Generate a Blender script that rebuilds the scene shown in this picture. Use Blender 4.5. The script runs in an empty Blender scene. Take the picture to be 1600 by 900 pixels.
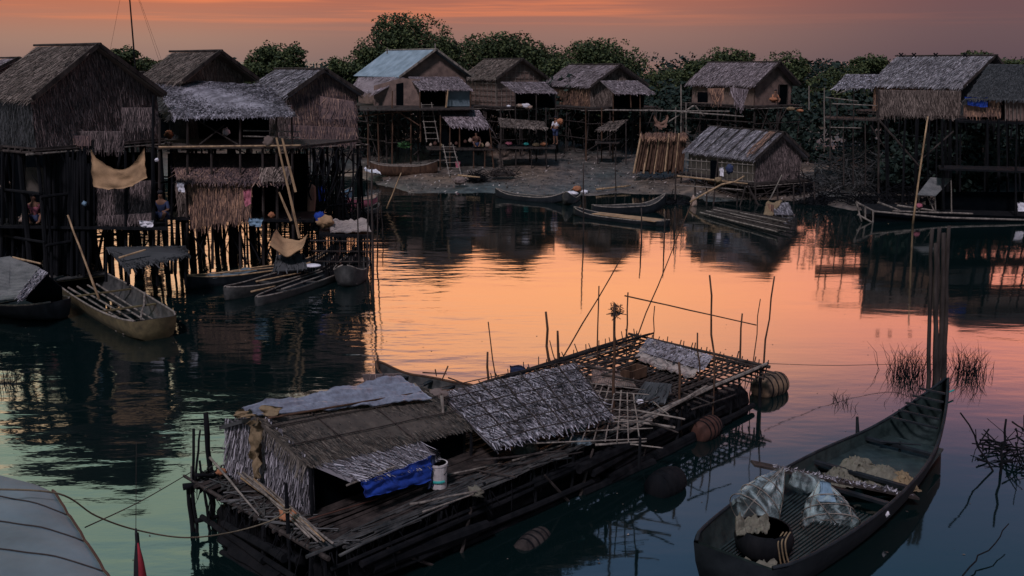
import bpy, math, random
from mathutils import Vector, Matrix, noise
random.seed(7)
R = random.Random(11)
rad = math.radians
S = bpy.context.scene
COL = S.collection

# ------------------------------------------------------------------ camera
FPX = 35/36*1600                      # focal length in photo pixels
TH = math.atan(355/FPX)               # downward pitch
CH = 7.0                              # camera height over the water
cd = bpy.data.cameras.new('camera'); cam = bpy.data.objects.new('camera', cd); COL.objects.link(cam)
cd.lens = 35; cd.sensor_width = 36; cd.clip_start = .1; cd.clip_end = 6000
cam.location = (0, 0, CH); cam.rotation_euler = (math.pi/2 - TH, 0, 0)
S.camera = cam

# ------------------------------------------------------------------ sky and sun
SUN_EL, SUN_AZ = rad(50), rad(198)    # added key light from behind the left shoulder; the afterglow lies ahead
w = bpy.data.worlds.new('World'); S.world = w; w.use_nodes = True
nt = w.node_tree; N = nt.nodes; LK = nt.links; N.clear()
def nn(t, **k):
    n = N.new(t)
    for a, b in k.items(): setattr(n, a, b)
    return n
def mth(op, a, b=None, c=None):
    n = nn('ShaderNodeMath', operation=op)
    for i, v in enumerate((a, b, c)):
        if v is None: continue
        if isinstance(v, (int, float)): n.inputs[i].default_value = v
        else: LK.new(v, n.inputs[i])
    return n.outputs[0]
def srgb(c):
    return tuple(((v/255)/12.92 if v/255 <= .04045 else ((v/255+.055)/1.055)**2.4) for v in c)
tc = nn('ShaderNodeTexCoord'); sep = nn('ShaderNodeSeparateXYZ'); LK.new(tc.outputs['Generated'], sep.inputs[0])
el = mth('ARCSINE', sep.outputs['Z']); eln = mth('DIVIDE', el, math.pi/2)
az = mth('ARCTAN2', sep.outputs['X'], sep.outputs['Y'])      # 0 = straight ahead, + = right
SC = 3.0
def ramp(stops):
    r = nn('ShaderNodeValToRGB'); e = r.color_ramp.elements
    while len(e) > 1: e.remove(e[-1])
    for i, (deg, col) in enumerate(stops):
        x = max(0, deg)/90
        if i == 0: e[0].position = x; el_ = e[0]
        else: el_ = e.new(x)
        el_.color = tuple(v/SC for v in col) + (1,)
    return r
def refl(e):                           # rough mirror strength of the water at this grazing angle
    return WATER_R(e)
def WATER_R(e):
    n = 1.75; c = math.sin(rad(e)); g = math.sqrt(n*n-1+c*c)
    a = ((g-c)/(g+c))**2; b = (c*(g+c)-1)/(c*(g-c)+1)
    return .5*a*(1+b*b)
def W(e, rgb, k=1.0):                  # a sky value that the water shows as this colour
    return (e, tuple(min(SC, v*k/WATER_R(e)) for v in srgb(rgb)))
left = ramp([(0, srgb((144,116,108))), (1.2, srgb((160,122,106))), (3.4, srgb((190,106,74))), (6.2,(.95,.46,.27)), W(11,(235,180,135)),
             W(15,(198,170,135)), W(19,(126,138,122)), W(23,(110,126,110)), W(28,(90,110,105)), (40,(.20,.30,.36)), (90,(.14,.20,.30))])
mid = ramp([(0, srgb((128,102,98))), (1.5, srgb((146,106,96))), (3.4, srgb((172,98,76))), (6.2,(1.0,.46,.26)), W(9.5,(240,158,122)), W(13,(250,168,114)),
             W(16.5,(240,160,116)), W(19,(158,116,108)), W(22,(78,80,94)), W(28,(44,60,80)), (40,(.12,.19,.30)), (90,(.13,.19,.30))])
right = ramp([(0, srgb((90,70,78))), (1.5, srgb((98,72,78))), (3.4, srgb((106,68,72))), (6.2,(.7,.35,.26)), W(9.5,(228,142,122)), W(13,(232,140,112)),
             W(15.5,(190,120,110)), W(18,(106,82,96)), W(21,(56,62,80)), W(28,(30,50,66)), (40,(.09,.15,.25)), (90,(.12,.18,.30))])
back = ramp([(0,(.015,.04,.05)), (12,(.02,.05,.07)), (35,(.09,.17,.25)), (60,(.10,.19,.28)), (90,(.08,.17,.25))])
for r in (left, mid, right, back): LK.new(eln, r.inputs[0])
def mr(v, a, b, smooth=True):
    n = nn('ShaderNodeMapRange'); n.interpolation_type = 'SMOOTHSTEP'
    LK.new(v, n.inputs[0]); n.inputs[1].default_value = a; n.inputs[2].default_value = b
    return n.outputs[0]
def mixc(f, a, b, mode='MIX'):
    n = nn('ShaderNodeMix', data_type='RGBA', blend_type=mode)
    if isinstance(f, (int, float)): n.inputs[0].default_value = f
    else: LK.new(f, n.inputs[0])
    for s, v in ((6, a), (7, b)):
        if isinstance(v, tuple): n.inputs[s].default_value = v
        else: LK.new(v, n.inputs[s])
    return n.outputs[2]
c1 = mixc(mr(az, rad(-20), rad(-5)), left.outputs[0], mid.outputs[0])
c2 = mixc(mr(az, rad(4), rad(26)), c1, right.outputs[0])
# streaks of high cloud near the horizon
mp = nn('ShaderNodeMapping'); mp.inputs['Scale'].default_value = (2.2, 2.2, 75); mp.inputs['Rotation'].default_value = (0, rad(-1.3), 0)
LK.new(tc.outputs['Generated'], mp.inputs[0])
ns = nn('ShaderNodeTexNoise'); ns.inputs['Scale'].default_value = 1.7; ns.inputs['Detail'].default_value = 4; ns.inputs['Roughness'].default_value = .55
LK.new(mp.outputs[0], ns.inputs[0])
st = mth('MULTIPLY', mth('MULTIPLY', mr(ns.outputs[0], .46, .68), mth('SUBTRACT', 1, mth('MULTIPLY', mr(az, rad(0), rad(16)), .85))), mth('MULTIPLY', mr(el, rad(1.0), rad(3.2)), mth('SUBTRACT', 1, mr(el, rad(5), rad(12)))))
c2 = mixc(mth('MULTIPLY', st, .62), c2, (.86/SC, .22/SC, .075/SC, 1))
absaz = mth('ABSOLUTE', az)
c3 = mixc(mr(absaz, rad(45), rad(120)), c2, back.outputs[0])
sky = nn('ShaderNodeTexSky', sky_type='NISHITA'); sky.sun_disc = False; sky.sun_elevation = SUN_EL; sky.sun_rotation = SUN_AZ
bg1 = nn('ShaderNodeBackground'); LK.new(c3, bg1.inputs[0]); bg1.inputs[1].default_value = SC
bg2 = nn('ShaderNodeBackground'); LK.new(sky.outputs[0], bg2.inputs[0]); bg2.inputs[1].default_value = .004
ad = nn('ShaderNodeAddShader'); LK.new(bg1.outputs[0], ad.inputs[0]); LK.new(bg2.outputs[0], ad.inputs[1])
out = nn('ShaderNodeOutputWorld'); LK.new(ad.outputs[0], out.inputs[0])
ld = bpy.data.lights.new('sun', 'SUN'); lo = bpy.data.objects.new('sun', ld); COL.objects.link(lo)
ld.energy = 2.45; ld.angle = rad(7); ld.color = (.96, .86, 1.0)
d = Vector((math.sin(SUN_AZ)*math.cos(SUN_EL), math.cos(SUN_AZ)*math.cos(SUN_EL), math.sin(SUN_EL)))
lo.rotation_euler = d.to_track_quat('Z', 'Y').to_euler()
S.view_settings.view_transform = 'Standard'; S.view_settings.look = 'None'; S.view_settings.exposure = 0; S.view_settings.gamma = 1
S.render.engine = 'CYCLES'

# ------------------------------------------------------------------ points from the photo's perspective
def ray(px, py):
    x = (px-800)/FPX; z = -(py-450)/FPX
    return Vector((x, math.cos(TH)+z*math.sin(TH), -math.sin(TH)+z*math.cos(TH)))
def G(px, py, z=0):                    # the point at height z
    r = ray(px, py); t = (z-CH)/r.z
    return Vector((r.x*t, r.y*t, z))
def V(px, py, Y):                      # the point at distance Y
    r = ray(px, py); t = Y/r.y
    return Vector((r.x*t, Y, CH+r.z*t))

# ------------------------------------------------------------------ materials
def newmat(name):
    m = bpy.data.materials.new(name); m.use_nodes = True; t = m.node_tree
    return m, t, t.nodes, t.links, t.nodes['Principled BSDF']
def rough_mat(name, stops, scale=6, rough=.9, stretch=(1,1,1), island=0.0, bump=.3, metallic=0, spec=.3):
    """noise coloured surface; island = share of the random value per separate strip"""
    m, t, n, l, p = newmat(name)
    tc = n.new('ShaderNodeTexCoord'); mp = n.new('ShaderNodeMapping'); mp.inputs['Scale'].default_value = stretch
    l.new(tc.outputs['Object'], mp.inputs[0])
    no = n.new('ShaderNodeTexNoise'); no.inputs['Scale'].default_value = scale; no.inputs['Detail'].default_value = 5; no.inputs['Roughness'].default_value = .65
    l.new(mp.outputs[0], no.inputs[0])
    r = n.new('ShaderNodeValToRGB'); e = r.color_ramp.elements
    for i, (x, c) in enumerate(stops):
        if i < 2: q = e[i]; q.position = x
        else: q = e.new(x)
        q.color = tuple(c)+(1,)
    fac = no.outputs[0]
    if island:
        g = n.new('ShaderNodeNewGeometry'); mx = n.new('ShaderNodeMix'); mx.inputs[0].default_value = island
        l.new(no.outputs[0], mx.inputs[2]); l.new(g.outputs['Random Per Island'], mx.inputs[3]); fac = mx.outputs[0]
    l.new(fac, r.inputs[0]); l.new(r.outputs[0], p.inputs['Base Color'])
    p.inputs['Roughness'].default_value = rough; p.inputs['Metallic'].default_value = metallic
    p.inputs['Specular IOR Level'].default_value = spec
    if bump:
        b = n.new('ShaderNodeBump'); b.inputs['Strength'].default_value = bump; b.inputs['Distance'].default_value = .02
        l.new(no.outputs[0], b.inputs['Height']); l.new(b.outputs[0], p.inputs['Normal'])
    return m
def thatch(name, d, m_, l_, sc=1.3):
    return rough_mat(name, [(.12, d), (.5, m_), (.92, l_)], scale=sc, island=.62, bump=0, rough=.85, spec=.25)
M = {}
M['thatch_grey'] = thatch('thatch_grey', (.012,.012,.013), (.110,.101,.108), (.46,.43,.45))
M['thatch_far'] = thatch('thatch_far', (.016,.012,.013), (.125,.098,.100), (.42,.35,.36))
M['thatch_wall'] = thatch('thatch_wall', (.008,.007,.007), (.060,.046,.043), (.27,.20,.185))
M['thatch_warm'] = thatch('thatch_warm', (.016,.009,.008), (.115,.068,.052), (.46,.26,.15))
M['thatch_mix'] = rough_mat('thatch_mix', [(.2,(.010,.007,.007)),(.42,(.075,.052,.054)),(.6,(.14,.088,.075)),(.9,(.44,.28,.19))], 1.6, .85, (.5,.5,2.6), .45, 0)
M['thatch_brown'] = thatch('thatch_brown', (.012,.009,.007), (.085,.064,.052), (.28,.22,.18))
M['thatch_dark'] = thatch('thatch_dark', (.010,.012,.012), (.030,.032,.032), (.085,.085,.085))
M['thatch_pale'] = rough_mat('thatch_pale', [(.30,(.012,.011,.012)),(.50,(.12,.11,.12)),(.66,(.30,.28,.30)),(.84,(.66,.62,.66))], 2.4, .85, (1,1,1), .42, 0)
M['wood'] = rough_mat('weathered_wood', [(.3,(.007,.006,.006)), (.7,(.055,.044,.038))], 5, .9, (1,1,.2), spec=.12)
M['wood_dark'] = rough_mat('dark_shaded_wood', [(.3,(.002,.003,.004)), (.7,(.010,.010,.011))], 5, .9, (1,1,.2), spec=.08)  # dark wood, blackened further for the shade under houses and raft
M['bamboo'] = rough_mat('grey_bamboo', [(.3,(.030,.026,.022)), (.72,(.26,.22,.18))], 7, .7, (1,1,.3))
M['bamboo_warm'] = rough_mat('dry_bamboo', [(.3,(.09,.055,.03)), (.72,(.42,.28,.15))], 7, .65, (1,1,.3))
M['pole_brown'] = rough_mat('brown_pole', [(.3,(.02,.011,.008)), (.72,(.10,.056,.034))], 7, .85, (1,1,.3), spec=.12)
M['boat_wood'] = rough_mat('boat_planks', [(.3,(.010,.012,.012)), (.72,(.075,.072,.066))], 4, .6, (1,.3,1))
M['boat_black'] = rough_mat('tarred_planks', [(.3,(.003,.005,.007)), (.72,(.018,.022,.025))], 4, .7, (1,.3,1), spec=.15)
M['boat_green'] = rough_mat('green_grey_boat_floor', [(.3,(.004,.009,.009)), (.72,(.026,.040,.037))], 5, .6, (1,1,1))
M['boat_ochre'] = rough_mat('ochre_boat_side', [(.3,(.040,.032,.016)), (.72,(.15,.115,.055))], 4, .6)
M['shade_black'] = rough_mat('painted_shade_black', [(.3,(.001,.002,.003)), (.7,(.003,.004,.005))], 4, 1, bump=0, spec=0)  # black colour stands for the shade in openings, interiors and undersides
def weave(name, a, b, sc=30):
    m, t, n, l, p = newmat(name)
    tc = n.new('ShaderNodeTexCoord'); wv = []
    for ax in ('X', 'Z'):
        q = n.new('ShaderNodeTexWave'); q.bands_direction = ax; q.inputs['Scale'].default_value = sc; q.inputs['Distortion'].default_value = 1.2
        q.inputs['Detail Scale'].default_value = 2
        l.new(tc.outputs['Object'], q.inputs[0]); wv.append(q.outputs['Fac'])
    no = n.new('ShaderNodeTexNoise'); no.inputs['Scale'].default_value = 3; l.new(tc.outputs['Object'], no.inputs[0])
    mm = n.new('ShaderNodeMath'); mm.operation = 'MULTIPLY'; l.new(wv[0], mm.inputs[0]); l.new(wv[1], mm.inputs[1])
    m2 = n.new('ShaderNodeMath'); m2.operation = 'ADD'; l.new(mm.outputs[0], m2.inputs[0]); l.new(no.outputs[0], m2.inputs[1])
    r = n.new('ShaderNodeValToRGB'); r.color_ramp.elements[0].position = .35; r.color_ramp.elements[1].position = 1.15 if False else 1.0
    r.color_ramp.elements[0].color = a+(1,); r.color_ramp.elements[1].color = b+(1,)
    l.new(m2.outputs[0], r.inputs[0]); l.new(r.outputs[0], p.inputs['Base Color']); p.inputs['Roughness'].default_value = .8
    bp = n.new('ShaderNodeBump'); bp.inputs['Strength'].default_value = .4; bp.inputs['Distance'].default_value = .01
    l.new(m2.outputs[0], bp.inputs['Height']); l.new(bp.outputs[0], p.inputs['Normal'])
    return m
M['mat_straw'] = weave('woven_straw', (.13,.075,.035), (.46,.28,.14))
M['mat_dark'] = weave('woven_bamboo_dark', (.012,.012,.010), (.085,.07,.052), 16)
M['mat_wall'] = weave('woven_bamboo_wall', (.030,.018,.014), (.20,.13,.10), 9)
M['mat_grey'] = weave('woven_mat_grey', (.02,.022,.022), (.15,.145,.135), 14)
M['thatch_hut'] = rough_mat('dark_hut_leaf', [(.2,(.006,.007,.006)),(.5,(.040,.033,.026)),(.85,(.13,.105,.08))], 5, .85, (1,1,1), .6, 0)
M['mat_pale'] = weave('woven_mat_pale', (.06,.05,.045), (.34,.28,.24), 12)
def cloth(name, col, sc=5, tr=0, rough=.8):
    m = rough_mat(name, [(.25, tuple(v*.55 for v in col)), (.75, tuple(min(1, v*1.25) for v in col))], sc, rough, bump=.5)
    if tr:
        p = m.node_tree.nodes['Principled BSDF']; p.inputs['Transmission Weight'].default_value = tr; p.inputs['Alpha'].default_value = 1-tr*.5
    return m
M['blue'] = cloth('blue_tarp', (.008,.038,.24)); M['blue_grey'] = cloth('blue_grey_tin', (.16,.25,.32), 3)
M['white'] = cloth('white_cloth', (.60,.58,.60)); M['pink'] = cloth('pink_cloth', (.34,.10,.13)); M['orange'] = cloth('orange_stuff', (.30,.12,.055))
M['skin'] = cloth('skin', (.15,.075,.045), 3); M['hair'] = cloth('black_hair', (.008,.008,.010))
M['navy'] = cloth('navy_cloth', (.02,.03,.07)); M['red'] = cloth('red_flag', (.20,.012,.02)); M['green'] = cloth('green_plastic', (.03,.30,.26))
M['tarp_grey'] = cloth('grey_tarpaulin', (.10,.135,.15), .9, rough=.7); M['plastic'] = cloth('clear_plastic_sheet', (.17,.185,.22), 14, rough=.45)
M['ochre_cloth'] = cloth('ochre_cloth', (.17,.12,.065), 12); M['sack'] = cloth('sackcloth', (.12,.11,.08), 7)
M['jar'] = cloth('pale_pottery', (.28,.20,.15), 4); M['rope'] = cloth('rope', (.14,.11,.07), 20); M['cable'] = cloth('dark_rope', (.03,.022,.018), 20)
M['rust'] = cloth('rusty_drum', (.055,.022,.014), 3); M['rock'] = cloth('stone', (.14,.105,.09), 5)
M['leaf_green'] = cloth('banana_green', (.025,.075,.02), 4)
def netmat():
    m, t, n, l, p = newmat('nylon_net')
    p.inputs['Base Color'].default_value = (.34,.42,.41,1); p.inputs['Roughness'].default_value = .35
    no = n.new('ShaderNodeTexNoise'); no.inputs['Scale'].default_value = 3.2; no.inputs['Detail'].default_value = 8; no.inputs['Distortion'].default_value = 1.6
    tc = n.new('ShaderNodeTexCoord'); mp = n.new('ShaderNodeMapping'); mp.inputs['Scale'].default_value = (1,1,.5); l.new(tc.outputs['Object'], mp.inputs[0]); l.new(mp.outputs[0], no.inputs[0])
    mm = n.new('ShaderNodeMapRange'); mm.inputs[1].default_value = .45; mm.inputs[2].default_value = .66; mm.inputs[3].default_value = .05; mm.inputs[4].default_value = .75
    l.new(no.outputs[0], mm.inputs[0]); l.new(mm.outputs[0], p.inputs['Alpha'])
    return m
M['net'] = netmat()
def leafmat(name, a, b, c):
    m = rough_mat(name, [(.15, a), (.5, b), (.9, c)], .6, .75, island=.55, bump=0, spec=.2)
    return m
M['leaf'] = leafmat('tree_leaves', (.006,.014,.007), (.036,.052,.020), (.10,.115,.040))
M['leaf_dark'] = leafmat('thicket_leaves', (.002,.007,.006), (.009,.020,.015), (.026,.038,.026))
M['bark'] = rough_mat('bark', [(.3,(.03,.022,.016)), (.7,(.10,.07,.05))], 5)
def tin():
    m, t, n, l, p = newmat('corrugated_iron')
    tc = n.new('ShaderNodeTexCoord'); no = n.new('ShaderNodeTexNoise'); no.inputs['Scale'].default_value = 1.6; no.inputs['Detail'].default_value = 7
    l.new(tc.outputs['Object'], no.inputs[0])
    r = n.new('ShaderNodeValToRGB'); r.color_ramp.elements[0].position = .3; r.color_ramp.elements[1].position = .7
    r.color_ramp.elements[0].color = (.13,.17,.20,1); r.color_ramp.elements[1].color = (.25,.31,.36,1)
    l.new(no.outputs[0], r.inputs[0]); l.new(r.outputs[0], p.inputs['Base Color']); p.inputs['Roughness'].default_value = .5; p.inputs['Metallic'].default_value = .25
    return m
M['tin'] = tin()
def mud():
    m, t, n, l, p = newmat('wet_mud_bank')
    tc = n.new('ShaderNodeTexCoord'); a = n.new('ShaderNodeTexNoise'); a.inputs['Scale'].default_value = .16; a.inputs['Detail'].default_value = 6
    b = n.new('ShaderNodeTexNoise'); b.inputs['Scale'].default_value = 1.5; b.inputs['Detail'].default_value = 10; b.inputs['Roughness'].default_value = .75
    l.new(tc.outputs['Object'], a.inputs[0]); l.new(tc.outputs['Object'], b.inputs[0])
    ra = n.new('ShaderNodeValToRGB'); e = ra.color_ramp.elements
    e[0].position = .35; e[0].color = (.045,.055,.050,1); e[1].position = .52; e[1].color = (.085,.066,.052,1); q = e.new(.66); q.color = (.15,.105,.07,1)
    l.new(a.outputs[0], ra.inputs[0])
    rb = n.new('ShaderNodeValToRGB'); e = rb.color_ramp.elements; e[0].position = .42; e[0].color = (.35,.35,.35,1); e[1].position = .66; e[1].color = (1.7,1.65,1.65,1)
    l.new(b.outputs[0], rb.inputs[0])
    mx = n.new('ShaderNodeMix'); mx.data_type = 'RGBA'; mx.blend_type = 'MULTIPLY'; mx.inputs[0].default_value = .9
    l.new(ra.outputs[0], mx.inputs[6]); l.new(rb.outputs[0], mx.inputs[7]); l.new(mx.outputs[2], p.inputs['Base Color'])
    p.inputs['Roughness'].default_value = .55
    bp = n.new('ShaderNodeBump'); bp.inputs['Strength'].default_value = .6; bp.inputs['Distance'].default_value = .10
    l.new(b.outputs[0], bp.inputs['Height']); l.new(bp.outputs[0], p.inputs['Normal'])
    return m
M['mud'] = mud()
def water():
    m = bpy.data.materials.new('river_water'); m.use_nodes = True; t = m.node_tree; n = t.nodes; l = t.links; n.clear()
    tc = n.new('ShaderNodeTexCoord')
    def nz(scale, sx, sy, det, rg=.5, rot=0):
        mp = n.new('ShaderNodeMapping'); mp.inputs['Scale'].default_value = (sx, sy, 1); mp.inputs['Rotation'].default_value = (0, 0, rot)
        l.new(tc.outputs['Object'], mp.inputs[0]); q = n.new('ShaderNodeTexNoise'); q.inputs['Scale'].default_value = scale; q.inputs['Detail'].default_value = det; q.inputs['Roughness'].default_value = rg
        l.new(mp.outputs[0], q.inputs[0]); return q.outputs[0]
    swell = nz(.9, .45, 1.1, 2, .5, rad(12)); rip = nz(3.0, .5, 1.2, 3, .55, rad(-8)); patch = nz(.09, 1, 1.6, 2)
    pr = n.new('ShaderNodeMapRange'); pr.inputs[1].default_value = .38; pr.inputs[2].default_value = .62; pr.inputs[3].default_value = .25; pr.inputs[4].default_value = 1
    l.new(patch, pr.inputs[0])
    sx = n.new('ShaderNodeSeparateXYZ'); l.new(tc.outputs['Object'], sx.inputs[0])
    lf = n.new('ShaderNodeMapRange'); lf.interpolation_type = 'SMOOTHSTEP'; lf.inputs[1].default_value = 3; lf.inputs[2].default_value = -7; lf.inputs[3].default_value = .26; lf.inputs[4].default_value = 1.5; l.new(sx.outputs['X'], lf.inputs[0])
    nl = n.new('ShaderNodeMath'); nl.operation = 'MULTIPLY'; l.new(pr.outputs[0], nl.inputs[0]); l.new(lf.outputs[0], nl.inputs[1]); pr = nl
    b1 = n.new('ShaderNodeBump'); b1.inputs['Distance'].default_value = .038; l.new(swell, b1.inputs['Height']); l.new(pr.outputs[0], b1.inputs['Strength'])
    b2 = n.new('ShaderNodeBump'); b2.inputs['Distance'].default_value = .009; l.new(rip, b2.inputs['Height']); l.new(pr.outputs[0], b2.inputs['Strength']); l.new(b1.outputs[0], b2.inputs['Normal'])
    fr = n.new('ShaderNodeFresnel'); fr.inputs['IOR'].default_value = 1.75; l.new(b2.outputs[0], fr.inputs['Normal'])
    df = n.new('ShaderNodeBsdfDiffuse'); df.inputs[0].default_value = (.002, .007, .007, 1)
    gl = n.new('ShaderNodeBsdfGlossy'); gl.inputs[0].default_value = (1, 1, 1, 1); gl.inputs['Roughness'].default_value = .05; l.new(b2.outputs[0], gl.inputs['Normal'])
    mx = n.new('ShaderNodeMixShader'); l.new(fr.outputs[0], mx.inputs[0]); l.new(df.outputs[0], mx.inputs[1]); l.new(gl.outputs[0], mx.inputs[2])
    o = n.new('ShaderNodeOutputMaterial'); l.new(mx.outputs[0], o.inputs[0])
    return m
M['water'] = water()

# ------------------------------------------------------------------ mesh helpers
class MB:
    def __init__(s): s.v = []; s.f = []
    def quad(s, a, b, c, d): i = len(s.v); s.v += [a, b, c, d]; s.f.append((i, i+1, i+2, i+3))
    def beam(s, p, q, w, h, up=Vector((0,0,1))):
        p = Vector(p); q = Vector(q); d = (q-p).normalized()
        x = d.cross(up)
        if x.length < .05: x = d.cross(Vector((1,0,0)))
        x.normalize(); y = x.cross(d).normalized(); i = len(s.v)
        for o in (p, q):
            for sx, sy in ((-1,-1),(1,-1),(1,1),(-1,1)): s.v.append(o + x*(sx*w/2) + y*(sy*h/2))
        s.f += [(i,i+1,i+2,i+3)[::-1], (i+4,i+5,i+6,i+7), (i,i+1,i+5,i+4), (i+1,i+2,i+6,i+5), (i+2,i+3,i+7,i+6), (i+3,i,i+4,i+7)]
    def tube(s, pts, rs, n=6, cap=True):
        pts = [Vector(p) for p in pts]
        if isinstance(rs, (int, float)): rs = [rs]*len(pts)
        i0 = len(s.v); ref = None
        for k, p in enumerate(pts):
            d = (pts[min(k+1, len(pts)-1)] - pts[max(k-1, 0)])
            if d.length < 1e-6: d = Vector((0,0,1))
            d.normalize()
            if ref is None: ref = d.cross(Vector((.31,.17,.93)) if abs(d.z) < .8 else Vector((1,.1,0))).normalized()
            else: ref = (ref - d*ref.dot(d)).normalized()
            b = d.cross(ref)
            for j in range(n):
                a = 2*math.pi*j/n; s.v.append(p + (ref*math.cos(a) + b*math.sin(a))*rs[k])
        for k in range(len(pts)-1):
            for j in range(n):
                a = i0+k*n+j; b_ = i0+k*n+(j+1) % n; s.f.append((a, b_, b_+n, a+n))
        if cap:
            s.f.append(tuple(i0+j for j in range(n))[::-1]); s.f.append(tuple(i0+(len(pts)-1)*n+j for j in range(n)))
    def stick(s, p, q, r, wob=.03, seg=4, taper=.75, n=6):
        p = Vector(p); q = Vector(q); L = (q-p).length; pts = []; rs = []
        for k in range(seg+1):
            t = k/seg; j = Vector((R.uniform(-1,1), R.uniform(-1,1), R.uniform(-.3,.3)))*wob*L*.25
            if k in (0, seg): j *= .2
            pts.append(p.lerp(q, t)+j); rs.append(r*(1-(1-taper)*t)*R.uniform(.9,1.1))
        s.tube(pts, rs, n)
    def slab(s, a, b, c, d, th):      # thick quad, a b c d in order
        a, b, c, d = map(Vector, (a, b, c, d)); nrm = (b-a).cross(d-a).normalized()*th; i = len(s.v)
        s.v += [a, b, c, d, a-nrm, b-nrm, c-nrm, d-nrm]
        s.f += [(i,i+1,i+2,i+3), (i+4,i+7,i+6,i+5), (i,i+4,i+5,i+1), (i+1,i+5,i+6,i+2), (i+2,i+6,i+7,i+3), (i+3,i+7,i+4,i)]
    def build(s, name, mat, parent=None, loc=None, smooth=False):
        o0 = Vector((0,0,0)); q = parent
        if parent is not None: o0 = wloc(parent)
        elif loc is not None: o0 = Vector(loc)
        elif s.v:
            xs = [v.x for v in s.v]; ys = [v.y for v in s.v]; zs = [v.z for v in s.v]
            o0 = Vector(((min(xs)+max(xs))/2, (min(ys)+max(ys))/2, min(zs)))
        me = bpy.data.meshes.new(name); me.from_pydata([tuple(v-o0) for v in s.v], [], s.f)
        me.materials.append(M[mat] if isinstance(mat, str) else mat)
        if smooth: me.polygons.foreach_set('use_smooth', [True]*len(me.polygons))
        o = bpy.data.objects.new(name, me); COL.objects.link(o)
        if parent is None: o.location = o0; o['_w'] = list(o0)
        else: o.parent = parent; o['_w'] = list(o0)
        return o
def wloc(o): return Vector(o['_w'])
def tag(o, label, cat, group=None, kind=None):
    if kind: o['kind'] = kind
    else: o['label'] = label; o['category'] = cat
    if kind == 'stuff': o['label'] = label; o['category'] = cat
    if group: o['group'] = group
    return o
def thing(name, loc, label, cat, group=None):
    o = bpy.data.objects.new(name, None); o.empty_display_size = .3; COL.objects.link(o); o.location = loc; o['_w'] = list(loc)
    return tag(o, label, cat, group)
def lerp(a, b, t): return a + (b-a)*t
def bil(q, s, t):                       # q = TL TR BL BR
    return q[0].lerp(q[1], s).lerp(q[2].lerp(q[3], s), t)

def strips(mb, q, dens, sl, sw, lift=.03, jit=.18, droop=1.0, over=.6, rows=None, n_=None):
    """leaf strips lying down a slope in rows; q = TL TR BL BR"""
    q = [Vector(p) for p in q]
    wdt = ((q[1]-q[0]).length + (q[3]-q[2]).length)/2; hgt = ((q[2]-q[0]).length + (q[3]-q[1]).length)/2
    nr = rows or max(3, int(hgt/(sl*.38))); per = max(3, int(dens*wdt*hgt/nr))
    nrm = n_ or (q[1]-q[0]).cross(q[0]-q[2]).normalized()
    if n_ is None and nrm.z < -.05: nrm = -nrm
    for r in range(nr):
        for k in range(per):
            s_ = (k+R.random())/per; t = min(1, (r+R.uniform(-.25, .25)+.1)/nr); t = max(0, t)
            p = bil(q, s_, t); dn = (bil(q, s_, 1)-bil(q, s_, 0)).normalized(); sd = dn.cross(nrm).normalized()
            dr = (dn + sd*R.gauss(0, jit) + nrm*R.gauss(0, .05)).normalized()
            L = sl*R.uniform(.55, 1.15)
            hh = lift*R.uniform(.2, 1.3)
            a = p + nrm*hh*.3; e = p + dr*L + nrm*hh
            if t > .9: e = e - Vector((0,0,R.uniform(0, .4)*L*droop))
            ww = sw*R.uniform(.5, 1.2); tw = nrm*R.uniform(-.5,.5)*ww
            x = sd*ww/2 + tw*.5
            mb.quad(a-x, a+x, e+x*.55, e-x*.55)
def panel(name, q, root, mat, dens=60, sl=.4, sw=.05, lift=.04, jit=.18, th=.05, droop=1, n_=None, label=None):
    """a thatched panel: a closed slab covered with leaf strips, one mesh"""
    q = [Vector(p) for p in q]; mb = MB(); mb.slab(q[0], q[2], q[3], q[1], th)
    strips(mb, q, dens, sl, sw, lift, jit, droop, n_=n_)
    o = mb.build(name, mat, root)
    if label: o['label'] = label
    return o
def board(name, q, root, mat, th=.05):
    mb = MB(); q = [Vector(p) for p in q]; mb.slab(q[0], q[2], q[3], q[1], th); return mb.build(name, mat, root)
def ragged_sheet(name, q, root, mat, sag=.1, nu=14, nv=8, crumple=.03, th=.012, seed=0, rag=.02):
    q = [Vector(p) for p in q]; mb = MB(); nrm = (q[1]-q[0]).cross(q[0]-q[2]).normalized(); g = []
    for j in range(nv+1):
        for i in range(nu+1):
            s_, t = i/nu, j/nv; p = bil(q, s_, t)
            p = p - Vector((0,0,1))*sag*4*s_*(1-s_)*(1-t*.7) + nrm*crumple*noise.noise(Vector((s_*4+seed, t*3+seed*2, seed)))*2
            p += nrm*crumple*(noise.noise(Vector((s_*11+seed, t*8, seed+4)))+.5*abs(noise.noise(Vector((s_*26+t*9+seed, t*15, seed)))))
            if i in (0, nu) or j in (0, nv): p += Vector((noise.noise(p*5), noise.noise(p*6+Vector((3,0,0))), noise.noise(p*7)))*rag*2
            g.append(p)
    n1 = len(g); W_ = nu+1
    mb.v = g + [p - nrm*th for p in g]
    for j in range(nv):
        for i in range(nu):
            a = j*W_+i; mb.f.append((a, a+1, a+1+W_, a+W_)); mb.f.append((a+n1, a+W_+n1, a+1+W_+n1, a+1+n1))
    rim = [i for i in range(W_)] + [j*W_+nu for j in range(1, nv+1)] + [nv*W_+i for i in range(nu-1, -1, -1)] + [j*W_ for j in range(nv-1, 0, -1)]
    for k in range(len(rim)):
        a, b = rim[k], rim[(k+1) % len(rim)]; mb.f.append((a, b, b+n1, a+n1))
    return mb.build(name, mat, root, smooth=True)
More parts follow.
